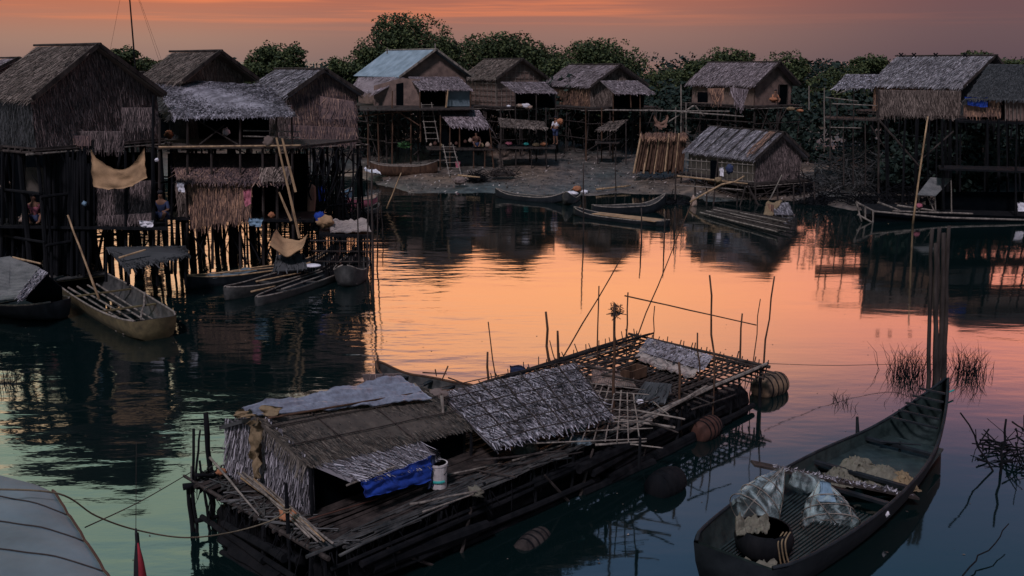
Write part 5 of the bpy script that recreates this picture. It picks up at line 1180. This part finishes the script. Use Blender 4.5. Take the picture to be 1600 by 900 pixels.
for (x, y) in ((775,697),(950,650),(900,572),(700,618),(1000,690)):
    p = G(x, y, 1.15); mb = MB(); mb.stick(Vector((p.x,p.y,ZD-.1)), p+Vector((0,0,.08)), .03, .01, 3); mb.build('post', 'wood_dark', lr)

# things lying on the raft
mb = MB(); c = F(3.35,.75,ZD+.02); c = G(685,762,ZD+.03); lathe(mb, c, [(.11,0),(.125,.02),(.135,.36),(.145,.37),(.145,.40),(.125,.40),(.12,.1)], 20)
bk = mb.build('bucket', cloth('grubby_white_plastic', (.42,.38,.36), 6)); tag(bk, 'grubby white plastic bucket standing right of the blue tarp', 'bucket')
mb = MB(); mb.tube([c+Vector((math.cos(a)*.145, math.sin(a)*.145*.3-.12, .36-abs(math.sin(a))*.16)) for a in [math.pi*k/10 for k in range(11)]], .005, 5); mb.build('handle', 'wood_dark', bk)
mb = MB(); mb.tube([c+Vector((math.cos(a)*.134, math.sin(a)*.134, .14)) for a in [math.pi*(1.15+.6*k/8) for k in range(9)]], .02, 6); mb.build('faded_mark', 'green', bk)
for k in range(9):
    a = (374+R.uniform(-10,30), 742+R.uniform(-6,10)); b_ = (500+R.uniform(-20,25), 848+R.uniform(-18,4))
    lonepole('bamboo_pole', G(*a, ZD+.12+.01*k), G(*b_, ZD+.10+.01*k), R.uniform(.014,.026), 'pale bamboo in the bundle lying along the hut gable', 'bamboo_warm' if k % 3 == 0 else 'bamboo', 'bundle of bamboos by the hut gable', .02)
lonepole('bamboo_pole', G(328,715,1.25), G(405,805,ZD+.12), .02, 'whitish bamboo slanting down left of the hut to the deck corner', 'bamboo')
lonepole('bamboo_pole', G(480,812,ZD+.1), G(590,780,ZD+.1), .014, 'reddish thin rod along the foot of the leaf hut', 'rust')
for i, (a, b_, r_, m_, lab) in enumerate([((530,868),(700,790),.022,'boat_wood','dark rod along the near edge of the raft'),((640,788),(745,768),.02,'bamboo','forked pale branch lying before the bucket'),((660,800),(740,772),.014,'bamboo','thin twig beside the forked pale branch'),
    ((930,695),(1010,690),.02,'bamboo','pale stick lying across the near raft edge'),((985,694),(1036,700),.014,'bamboo','short pale stick right of the lattice'),((920,648),(1055,668),.028,'bamboo','long pole on the heap right of the lattice'),
    ((985,640),(1070,655),.022,'bamboo','upper pale pole pointing to the float barrels'),((960,640),(1060,676),.02,'wood','dark pole under the heap right of the lattice'),((1020,628),(1045,648),.016,'bamboo','short whitish stick tilted on the heap'),
    ((955,650),(1030,620),.02,'wood','dark branch across the heap of poles'),((800,690),(870,690),.03,'boat_wood','dark log under the lower edge of the leaf roof'),((740,720),(880,705),.02,'wood','thin dark branch under the leaf roof')]):
    lonepole('stick', G(*a, ZD+.14+.01*i), G(*b_, ZD+.14+.01*i), r_, lab, m_, None, .04, 5, 'stick')
for i, (x, y, dx, dy, lab) in enumerate([(610,810,60,-26,'weathered split cane along the deck before the leaf hut'),(700,742,85,-18,'grey cane lying right of the bucket'),(745,735,60,10,'short cane under the gap between the roofs'),(800,720,95,-30,'long dark cane under the middle of the leaf roof'),
        (860,716,50,-10,'cane at the near edge below the stick grid'),(900,640,90,30,'reddish cane crossing the stick grid'),(1030,600,80,30,'pale cane on the deck behind the white pot'),(915,560,70,-22,'cane at the far left corner of the stick deck'),(1080,640,70,-24,'cane beside the near edge pole of the stick deck')]):
    lonepole('stick', G(x, y, ZD+.08), G(x+dx, y+dy, ZD+.10), R.uniform(.012,.02), lab, 'bamboo' if i % 2 else 'wood', None, .05, 5, 'stick')
tag(crumple_('sack', G(820,705,ZD+.02), .22, .18, .20, 'sack', 9), 'slumped sack in the shade below the leaf roof', 'sack')
tag(crumple_('cloth', G(900,690,ZD+.02), .26, .16, .12, 'tarp_grey', 17), 'dark grey cloth heap under the stick grid', 'cloth')
tag(blob('rag', G(743,768,ZD+.1), (.10,.10,.07), 'sack', rough=.5, sc=5), 'pale crumpled rag at the tip of the forked branch', 'rag')
tag(blob('rag', G(452,806,ZD+.12), (.13,.09,.08), 'orange', rough=.5, sc=5), 'orange brown rag at the foot of the hut corner', 'rag')
tag(blob('pot', G(1000,628,ZD+.12), (.07,.06,.05), 'white', rough=.1), 'little white pot on the deck beside the heap of poles', 'pot')
tag(ragged_sheet('cloth', [G(878,660,1.02), G(918,664,1.02), G(880,672,1.0), G(915,674,1.0)], None, 'green', 0, 10, 6, .04), 'turquoise cloth under the stick grid beside the leaf roof', 'cloth')
tag(ragged_sheet('woven_mat', [G(1008,535,ZD+.08), G(1105,560,ZD+.08), G(990,562,ZD+.06), G(1085,590,ZD+.06)], None, 'mat_pale', 0, 18, 8, .03, rag=.05), 'pale woven mat drying on the far stick deck', 'mat')
tag(panel('leaf_sheaf', [G(1012,528,ZD+.12), G(1115,556,ZD+.12), G(998,548,ZD+.1), G(1100,578,ZD+.1)], None, 'thatch_pale', 130, .22, .03, .03, .3, .01), 'loose pale leaf sheaf spread on the far stick deck', 'leaves')
tag(ragged_sheet('woven_mat', [G(925,575,ZD+.08), G(985,578,ZD+.08), G(925,600,ZD+.06), G(995,606,ZD+.06)], None, 'mat_wall', 0, 12, 8, .04), 'brown mat on the deck left of the dark box', 'mat')
tag(panel('reed_bundle', [G(1008,596,ZD+.32), G(1050,600,ZD+.28), G(990,624,ZD+.12), G(1040,630,ZD+.1)], None, 'thatch_dark', 150, .3, .03, .04, .15), 'dark sheaf of reeds leaning on the deck beside the white pot', 'reeds')
bx = thing('crate', G(990,590,ZD), 'dark wooden box on the far deck of the raft', 'crate')
p = G(990,590,ZD+.02)
for (du, dv, wu, wv) in ((0,.13,.5,.03),(0,-.13,.5,.03),(.25,0,.03,.23),(-.25,0,.03,.23)):
    mb = MB(); mb.beam(p+e1*(du-wu/2)+e2*dv+Vector((0,0,.11)), p+e1*(du+wu/2)+e2*dv+Vector((0,0,.11)), wv if wv > .1 else .03, .2); mb.build('side', 'pole_brown', bx)
mb = MB(); mb.slab(p-e1*.24-e2*.12, p+e1*.24-e2*.12, p+e1*.24+e2*.12, p-e1*.24+e2*.12, .01); mb.build('bottom', 'wood', bx)
for k, (x0_, y0_, x1_, y1_) in enumerate([(940,585,1005,597),(915,572,985,585),(930,568,1000,558)]):
    lonepole('plank', G(x0_,y0_,ZD+.13), G(x1_,y1_,ZD+.13), .03, ['grey timber before the dark box','grey timber left of the dark box','dark timber behind the dark box'][k], 'wood', None, .01, 3, 'plank')

# poles standing along the far side of the raft
PL = [(853,487,857,572,.036,'thick bent post above the leaf roof'), (871,517,874,570,.036,'short thick post right of the bent post'), (859,532,869,570,.015,'thin stick between the two thick posts'),
      (975,395,876,562,.018,'long slender pole slanting right above the leaf roof'), (936,447,932,563,.018,'slim upright pole crossed by the slanting pole'), (960,474,958,640,.035,'post with a twiggy wad at its top'),
      (981,457,979,535,.022,'post carrying the left end of the long crossbar'), (1082,316,996,528,.016,'longest slender pole slanting right beyond the crossbar'), (1023,478,1021,522,.017,'short prop under the crossbar'),
      (1109,430,1114,548,.027,'tall post crossing the long crossbar'), (1160,490,1157,556,.026,'short post near the right end of the crossbar'), (1188,467,1178,560,.013,'thin leaning stick at the right end of the crossbar'),
      (1210,432,1193,563,.022,'tall crooked pole at the far corner of the raft'), (1061,566,1062,628,.03,'stout stub post on the stick deck'), (1090,520,1093,592,.022,'low post on the stick deck'),
      (763,503,775,597,.016,'thin pole left of the leaf roof'), (762,550,762,600,.03,'short thick post left of the leaf roof'), (1115,545,1115,612,.018,'slim post on the stick deck before the far edge')]
for (x0_, y0_, x1_, y1_, r_, lab) in PL:
    b_ = G(x1_, y1_, ZD); tp = V(x0_, y0_, b_.y); bt = Vector((b_.x, b_.y, b_.z)) + (b_-tp).normalized()*1.4
    lonepole('mooring_pole', bt, tp, r_, lab, 'pole_brown', 'posts along the foreground raft', .035, 7)
pa = G(979,535,ZD); pb = G(1160,556,ZD)
lonepole('crossbar', V(976,462,pa.y-.05), V(1182,508,pb.y-.1), .018, 'long thin crossbar tied across the posts behind the stick deck', 'pole_brown', None, .01, 6, 'crossbar')
tw = tangle('twig_wad', V(963,492,G(958,640,ZD).y), .10, .10, .22, 60, 'wad of twigs and plastic caught on the post top', 'wood', (.10,.3), .006, slab=False)
tag(ragged_sheet('cloth', [V(797,571,19.2), V(822,574,19.2), V(797,588,19.2), V(822,586,19.2)], None, 'navy', 0, 8, 6, .02), 'dark square cloth hung behind the leaf roof', 'cloth')

# boat tucked behind the hut
bb_, PB, _ = boat('wooden_boat', G(735,612,.3), G(588,592,.2), .8, 'dark boat tucked behind the leaf hut with its upturned bow at the left', .3, (.1,.30), (.3,.1), 'boat_black', 'boat_wood', 0, 3, gun='pole_brown')
panel('side_mat', [V(566,586,18.4), V(628,584,18.4), V(572,606,18.4), V(622,606,18.4)], bb_, 'thatch_wall', 200, .2, .02, n_=Vector((0,-1,0)))
mb = MB()
for (a, b_) in (((590,562),(592,580)),((700,572),(690,595)),((660,582),(698,584)),((700,590),(728,600)),((680,577),(682,588))): mb.stick(V(*a,18.2), V(*b_,18.2), .015, .02)
mb.build('rail', 'pole_brown', bb_)
tag(blob('log', V(682,618,15.9), (.17,.12,.11), 'rock', rough=.35, sc=4, seed=5), 'brown lump of wood resting between the leaf hut and leaf roof', 'log')
lonepole('log', V(645,602,15.9), V(688,645,15.4), .055, 'thick pale log slanting down between the two roofs', 'bamboo', None, .03, 5, 'log')
lonepole('log', V(690,618,15.3), V(693,653,15.2), .03, 'short upright stub beside the pale log', 'bamboo', None, .03, 3, 'log')

# float drums
def drum(c, d, r_, L, label, mat, z=.12):
    c = Vector(c); d = Vector(d).normalized(); t = thing('float_drum', c, label, 'drum', 'float drums of the foreground raft')
    mb = MB(); n = 9; pts = [c+d*L*(k/n-.5) for k in range(n+1)]; rs = [r_*(.82+.18*math.sin(math.pi*k/n)) for k in range(n+1)]
    pts = [pts[0]-d*.05]+pts+[pts[-1]+d*.05]; rs = [r_*.55]+rs+[r_*.55]; mb.tube(pts, rs, 20); bo_ = mb.build('barrel', mat, t, smooth=True)
    for k in (1.5, 3.4, 5.5, 7.5):
        rr = r_*(.82+.18*math.sin(math.pi*k/n))+.004; mb = MB(); q = c+d*L*(k/n-.5); mb.tube([q-d*.018, q+d*.018], rr, 20); mb.build('hoop', 'wood_dark', bo_)
dm = rough_mat('stained_drum', [(.35,(.022,.016,.012)), (.72,(.22,.14,.08))], 3.5, .75, (1,1,1))
drum(G(1203,603,.14), e1*.9+e2*-.1, .30, .72, 'largest tan float drum at the far corner of the raft', dm)
drum(G(1103,670,.14), e1+e2*.1, .24, .6, 'rusty red float drum halfway along the near side', 'rust')
drum(G(1040,756,.1), e1, .27, .6, 'black float drum drifting just off the near side', 'wood_dark')
drum(G(832,850,-.07), e1+e2*.2, .19, .62, 'half sunken brown float drum at the bottom of the photo', 'wood')
# post cluster at the left corner of the raft
for (x0_, y0_, x1_, y1_, r_, lab, m_) in [(322,645,331,800,.055,'thick dark post at the left corner of the raft','wood_dark'),(303,670,298,900,.032,'outermost crooked post left of the raft','wood_dark'),(313,672,303,760,.022,'thin pole crossed over the outermost post','wood_dark'),(312,720,328,830,.025,'slanting post between the left corner posts','wood_dark')]:
    Yp = 14.6 if x0_ == 322 else 14.0; b_ = V(x1_, y1_, Yp); tp = V(x0_, y0_, Yp); lonepole('mooring_pole', b_+(b_-tp)*.3, tp, r_, lab, m_, 'posts at the left corner of the raft', .05, 7)
for (x0_, y0_, x1_, y1_, r_, lab) in [(286,761,352,748,.05,'pointed log sticking out left of the raft'),(305,742,350,744,.03,'dark crosspiece tied above the pointed log'),(306,814,345,806,.04,'upper log stub jutting from the raft end'),(306,864,350,858,.045,'lower log stub jutting from the raft end')]:
    lonepole('log', V(x0_, y0_, 13.9), V(x1_, y1_, 14.2), r_, lab, 'wood_dark', None, .02, 4, 'log')
tangle('brush_wad', V(335,752,14.2), .28, .25, .22, 90, 'wad of brush and rags at the left corner of the raft', 'wood_dark', (.12,.4), .012, slab=False)
tag(blob('rag', V(346,737,14.0), (.08,.06,.05), 'orange', seed=3), 'small peach rag on the brush wad at the raft corner', 'rag')
mb = MB(); p = G(468,800,ZD); mb.stick(G(466,852,ZD)*0+Vector((p.x,p.y-.7,ZD-.3)), Vector((p.x,p.y-.7,ZD+.75)), .035, .01); tag(mb.build('mooring_post', 'wood_dark'), 'dark mooring post with a rope loop at the near corner', 'post')
pc = Vector((p.x,p.y-.7,ZD+.35))
for zz in (0,.04):
    mb = MB(); mb.tube([pc+Vector((math.cos(a)*.05, math.sin(a)*.05, zz)) for a in [6.283*k/10 for k in range(11)]], .012, 5); tag(mb.build('rope', 'rope'), 'rope loop round the mooring post', 'rope', 'rope loops on the mooring post')
# ropes
def rope(pts, r_, label, mat='cable'):
    pts = [Vector(p) for p in pts]; out_ = []
    for i in range(len(pts)-1):
        p0, p1, p2, p3 = pts[max(0,i-1)], pts[i], pts[i+1], pts[min(len(pts)-1,i+2)]
        for k in range(8):
            t = k/8; out_.append(.5*((2*p1)+(p2-p0)*t+(2*p0-5*p1+4*p2-p3)*t*t+(3*p1-p0-3*p2+p3)*t*t*t))
    out_.append(pts[-1]); mb = MB(); mb.tube(out_, r_, 6); return tag(mb.build('rope', mat, smooth=True), label, 'rope')
rope([V(-30,764,8.6), V(90,771,8.9), V(150,806,9.5), V(213,828,10.3), V(290,840,11), V(360,832,11.8), V(420,815,12.2), tuple(pc)], .009, 'long sagging mooring rope from the boat canopy to the near corner post', 'rope')
rope([V(133,824,9.2), V(220,783,11.5), V(298,738,14)], .007, 'taut thin line from the canopy edge to the outermost post')
rope([V(1200,568,20.2), V(1300,571,21), V(1400,569,21.5), V(1462,570,20.8)], .006, 'taut line from the raft corner to the pole cluster')
# tarpaulin covered boat in the bottom left corner
cb = thing('covered_boat', G(60,1000), 'boat covered by a taut grey tarpaulin in the bottom left corner', 'boat')
ZT = 3.0
q4 = [V(-120,748,9.6), V(79,753,9.2), V(-120,1000,6.6), V(240,1000,6.4)]
mb = MB(); nu, nv = 20, 26; g = []
for j in range(nv+1):
    for i in range(nu+1):
        p = bil(q4, i/nu, j/nv); p.z += .14*math.sin(math.pi*min(1, (i/nu)*.5+.5)) - .14*(i/nu)**6*.6 + .012*noise.noise(Vector((i*.3, j*.5, 0))) - .02*(1 if j % 5 == 0 else 0)
        g.append(p)
n1 = len(g); mb.v = g+[p-Vector((0,0,.02)) for p in g]
for j in range(nv):
    for i in range(nu): a = j*(nu+1)+i; mb.f += [(a, a+nu+1, a+nu+2, a+1), (a+n1, a+1+n1, a+nu+2+n1, a+nu+1+n1)]
mb.build('tarpaulin', 'tarp_grey', cb, smooth=True)
mb = MB(); ed = [g[j*(nu+1)+nu]+Vector((.01,0,.015)) for j in range(nv+1)]; mb.tube(ed, .012, 6); mb.build('edge_cord', 'rust', cb)
for j in (5, 10, 15, 20):
    mb = MB(); mb.tube([g[j*(nu+1)+i]+Vector((0,0,.008)) for i in range(nu+1)], .007, 5); mb.build('seam', 'cable', cb, smooth=True)
mb = MB(); p0_ = q4[1]; mb.slab(Vector((-7.5,3,-.2)), Vector((-4.6,3,-.2)), Vector((-4.9,8.6,-.2)), Vector((-7.5,8.6,-.2)), -1.0); mb.build('hull', 'boat_black', cb)
for (x, y) in ((-5.2,8.3),(-4.9,5.2),(-7.3,8.3)):
    mb = MB(); mb.tube([(x,y,.7), (x,y,2.7)], .03, 6); mb.build('canopy_post', 'wood', cb)
# furled flag
fg = thing('flag', V(213,900,8.4)-Vector((0,0,1.4)), 'furled red and black flag hanging from a thin line at the bottom left', 'flag')
p = V(213,835,8.4)
mb = MB(); mb.tube([p+Vector((0,0,.06)), p, p-Vector((.0,0,.08)), p-Vector((.0,0,.28)), p-Vector((0,0,.9))], [.008,.014,.016,.045,.10], 9); mb.build('folded_cloth', 'hair', fg, smooth=True)
mb = MB(); mb.tube([p+Vector((.012,-.012,-.08)), p+Vector((.03,-.03,-.3)), p+Vector((.05,-.06,-.9))], [.006,.028,.07], 7); mb.build('red_fold', 'red', fg, smooth=True)
mb = MB(); mb.tube([p+Vector((0,0,.05)), V(213,690,8.4)], .003, 4); mb.build('line', 'cable', fg)
mb = MB(); mb.tube([p-Vector((0,-.03,0)), p-Vector((0,-.03,2.4))], .012, 6); mb.build('staff', 'wood_dark', fg)

# ------------------------------------------------------------------ right hand boat with fish traps
st_, bw_ = Vector((2.95,12.25,0)), Vector((8.35,18.2,0))
kb, PK, secK = boat('long_boat', st_, bw_, 1.85, 'large dark boat in the bottom right with a tall upswept bow', .46, (.05,.62), (.64,.02), 'boat_black', 'boat_green', 0, 0, n=34, gun='boat_black', draft=.15, power=.85, peak=.66)
axk = (bw_-st_).normalized(); sdk = Vector((axk.y,-axk.x,0)); LK_ = (bw_-st_).length
for k in range(22):
    kk = lerp(-.72,.72,k/21); mb = MB(); z_ = .12; mb.beam(PK(.03,kk*.82,z_), PK(.40,kk,z_), .03, .05); mb.build('floor_slat', 'boat_green', kb)
for f_ in (.42, .52, .72):
    hw, zg, zb = secK(f_); mb = MB(); c = st_+axk*LK_*f_; mb.beam(c-sdk*(hw-.03)+Vector((0,0,zg-.12)), c+sdk*(hw-.03)+Vector((0,0,zg-.12)), .09, .05); mb.build('thwart', 'boat_black', kb)
mb = MB(); hw, zg, zb = secK(.56)
mb.slab(PK(.53,-.86,.2), PK(.53,.86,.2), PK(.80,.6,.24), PK(.80,-.6,.24), -.03); mb.build('floor_board', 'boat_green', kb)
mb = MB(); c = PK(.72,-.82,.5); mb.stick(c-Vector((0,0,.1)), c+Vector((-.03,0,.22)), .035, .02, 3); mb.build('oar_peg', 'boat_black', kb)
for (f0, k0_, f1, k1_, z_) in ((.70,-.3,.74,.35,.42),(.72,.02,.72,.02,.2),):
    mb = MB(); mb.stick(PK(f0,k0_,z_), PK(f1+.001,k1_,z_+(.25 if f0 == f1 else 0)), .02, .02); mb.build('cross_stick', 'boat_black', kb)
mb = MB()
for k in range(5): mb.beam(PK(lerp(.80,.90,k/4),-.45+k*.05,.62+k*.10), PK(lerp(.80,.90,k/4),.45-k*.05,.62+k*.10), .05, .03)
mb.build('bow_rib', 'boat_black', kb)
# board with rubbish across the gunwales
bd = thing('plank', PK(.38,0,.5), 'long rough plank strewn with debris lying across the dark boat', 'plank')
a_, b__ = V(1176,724,14.6), V(1432,776,14.9); mb = MB(); mb.beam(a_, b__, .20, .035); mb.build('board', 'wood', bd)
mb = MB()
for k in range(260):
    p = a_.lerp(b__, R.uniform(.12,.98))+Vector((0,R.uniform(-.1,.1),.02)); d_ = Vector((R.gauss(0,1),R.gauss(0,1),R.uniform(0,.5))).normalized()*R.uniform(.02,.06); e_ = Vector((-d_.y,d_.x,.01))*.4
    mb.quad(p-d_, p-e_, p+d_+Vector((0,0,.02)), p+e_)
mb.build('debris', 'thatch_grey', bd)['kind'] = 'stuff'
# fish traps: hooped nylon bags
def trap(foot, tip, rad_, nrm, label, rings=(.06, .30, .55)):
    foot = Vector(foot); tip = Vector(tip); ax_ = tip-foot; d_ = ax_.normalized(); s1 = d_.cross(Vector((0,1,.2))).normalized(); s2 = d_.cross(s1)
    t = thing('fish_trap', foot, label, 'fish trap', 'hooped fish traps in the dark boat')
    def rr(f_): return rad_*(1-f_**1.6*.94)*(1 if f_ > .06 else .82+3*f_)
    mb = MB(); n, m_ = 48, 26
    for i in range(m_+1):
        f_ = i/m_; r_ = rr(f_)
        for j in range(n):
            a = 6.283*j/n; fold = 1-.05+.10*math.sin(a*7+f_*3)*f_+.05*math.sin(a*13-f_*9)*f_+.10*noise.noise(Vector((math.cos(a)*3, math.sin(a)*3, f_*5)))
            mb.v.append(foot+ax_*f_+(s1*math.cos(a)+s2*math.sin(a)*.72)*r_*fold)
    for i in range(m_):
        for j in range(n): a = i*n+j; b_ = i*n+(j+1) % n; mb.f.append((a, b_, b_+n, a+n))
    mb.build('netting', 'net', t, smooth=True)
    for f_ in rings:
        r_ = rr(f_)*1.02; mb = MB(); mb.tube([foot+ax_*f_+(s1*math.cos(a)+s2*math.sin(a)*.72)*r_ for a in [6.283*q_/28 for q_ in range(29)]], .009, 6); mb.build('hoop', 'bamboo', t, smooth=True)
    for a in (.6, 2.4, 4.4):
        mb = MB(); mb.tube([foot+ax_*f_+(s1*math.cos(a)+s2*math.sin(a)*.72)*rr(f_) for f_ in (0,.3,.6,.8,1)], .006, 5); mb.build('rib', 'bamboo', t)
trap(V(1172,812,13.6), V(1224,732,14.3), .46, None, 'larger clear nylon fish trap at the stern side of the dark boat')
trap(V(1298,822,13.7), V(1284,750,14.3), .44, None, 'clear nylon fish trap with a blue top right of the larger trap')
mb = MB(); mb.tube([V(1236,745,14.4), V(1262,756,14.3), V(1282,750,14.3)], [.12,.16,.10], 10); tag(mb.build('net_bundle', 'net', smooth=True), 'rolled net bridging the two fish traps', 'net')
tag(ragged_sheet('cloth', [V(1282,750,14.0), V(1298,753,14.0), V(1276,784,13.9), V(1304,784,13.9)], None, 'blue_grey', 0, 8, 8, .03), 'blue cloth patch on the right fish trap', 'cloth')
ps_ = thing('basket', PK(.16,.05,.14), 'black round basket with cloth on its rim at the stern of the dark boat', 'basket')
pc_ = G(1192,868,.15); mb = MB(); lathe(mb, pc_, [(.28,0),(.38,.12),(.42,.28),(.37,.44),(.34,.44),(.30,.1)], 22); mb.build('body', 'wood_dark', ps_, smooth=True)
mb = MB()
for k in range(30):
    a = 6.283*k/30; mb.stick(pc_+Vector((math.cos(a)*.27,math.sin(a)*.27,.0)), pc_+Vector((math.cos(a)*.345,math.sin(a)*.345,.42)), .008, .02, 3)
mb.build('rib', 'boat_black', ps_)
tag(ragged_sheet('cloth', [pc_+Vector((-.42,.10,.52)), pc_+Vector((.10,.14,.50)), pc_+Vector((-.44,-.20,.40)), pc_+Vector((.0,-.22,.46))], None, 'sack', -.04, 30, 18, .06), 'whitish cloth rumpled over the rim of the black basket', 'cloth')
for k in range(3):
    o_ = pc_+Vector((.10+.05*k,-.36,.40)); rope([o_+Vector((.12,.2,.04)), o_, o_+Vector((.02,-.04,-.2)), o_+Vector((.07+.02*k,-.03,-.42))], .012, 'yellowish rope hanging over the black basket', 'ochre_cloth')['group'] = 'ropes on the black basket'
lonepole('stick', PK(.24,.3,.75), PK(.27,.55,.35), .012, 'short pale stick between the fish traps', 'bamboo', None, .02, 3, 'stick')
tag(ragged_sheet('cloth', [G(1160,874,.32), G(1215,880,.32), G(1150,880,.3), G(1210,893,.3)], None, 'sack', 0, 10, 6, .05), 'pale scrap on the stern floor of the dark boat', 'cloth')
# sacks heaped amidships
for i, (x, y, rx_, rz_) in enumerate([(1340,742,.34,.34),(1376,752,.32,.30),(1408,756,.22,.22),(1312,750,.22,.22)]):
    tag(crumple_('sack', G(x, y, .20), rx_, .30, rz_, 'sack' if i != 2 else 'ochre_cloth', i*3.1+1), ['highest crumpled greenish sack amidships in the dark boat','middle crumpled sack of the heap amidships','brown sack by the far gunwale, at the right of the heap','small crumpled sack at the left of the heap'][i], 'sack')
tag(blob('rag', V(1386,803,13.9), (.035,.03,.04), 'white', seed=3, rough=.4), 'small white rag on the right inner side of the dark boat', 'rag')

# pole cluster behind the bow
PC = [(1457,358,1454,612,.05),(1468,356,1462,614,.05),(1475,364,1470,616,.06),(1483,353,1478,612,.055),(1462,380,1468,618,.06),(1479,372,1482,610,.045)]
for i, (x0_, y0_, x1_, y1_, r_) in enumerate(PC):
    b_ = G(x1_, y1_); tp = V(x0_, y0_, b_.y); lonepole('mooring_pole', b_+Vector((0,0,-.8)), tp, r_, 'tall dark pole in the bundle standing behind the boat bow', 'wood', 'tall pole bundle behind the bow', .02, 8)
rope([G(1455,608,.1)+Vector((.0,-.15,0)), G(1468,610,.12)+Vector((0,-.2,0)), G(1482,606,.12)+Vector((.05,-.15,0))], .02, 'turquoise cord tied round the tall pole bundle', 'green')
# reeds
def reeds(px, py, wpx, hpx, n, label):
    c = G(px, py); s_ = FPX/c.y; mb = MB()
    for k in range(n):
        x = c.x+R.gauss(0,.42)*wpx/s_/2; y = c.y+R.gauss(0,.25); hh = hpx/s_*R.uniform(.3,1); ln = Vector((R.gauss(0,.22), R.gauss(0,.12), 1)).normalized()
        b_ = Vector((x,y,-.1)); m_ = b_+ln*hh*.6; tp = m_+(ln+Vector((R.gauss(0,.5),0,-.1))).normalized()*hh*.45; mb.tube([b_, m_, tp], [.007,.006,.002], 3)
    return tag(mb.build('reeds', 'wood_dark'), label, 'reeds', 'reeds in the water')
reeds(1420,588,70,62,150,'reed tuft in the water left of the tall pole bundle')
reeds(1512,584,60,58,130,'reed tuft in the water right of the tall pole bundle')
reeds(1318,632,45,26,34,'small sparse reed tuft in open water above the dark boat')
reeds(1385,632,14,18,6,'few short stalks left of the bow')
reeds(10,600,60,40,40,'dim weeds in the dark water at the left edge')
for k in list(bpy.data.objects):
    if '_w' in k: del k['_w']
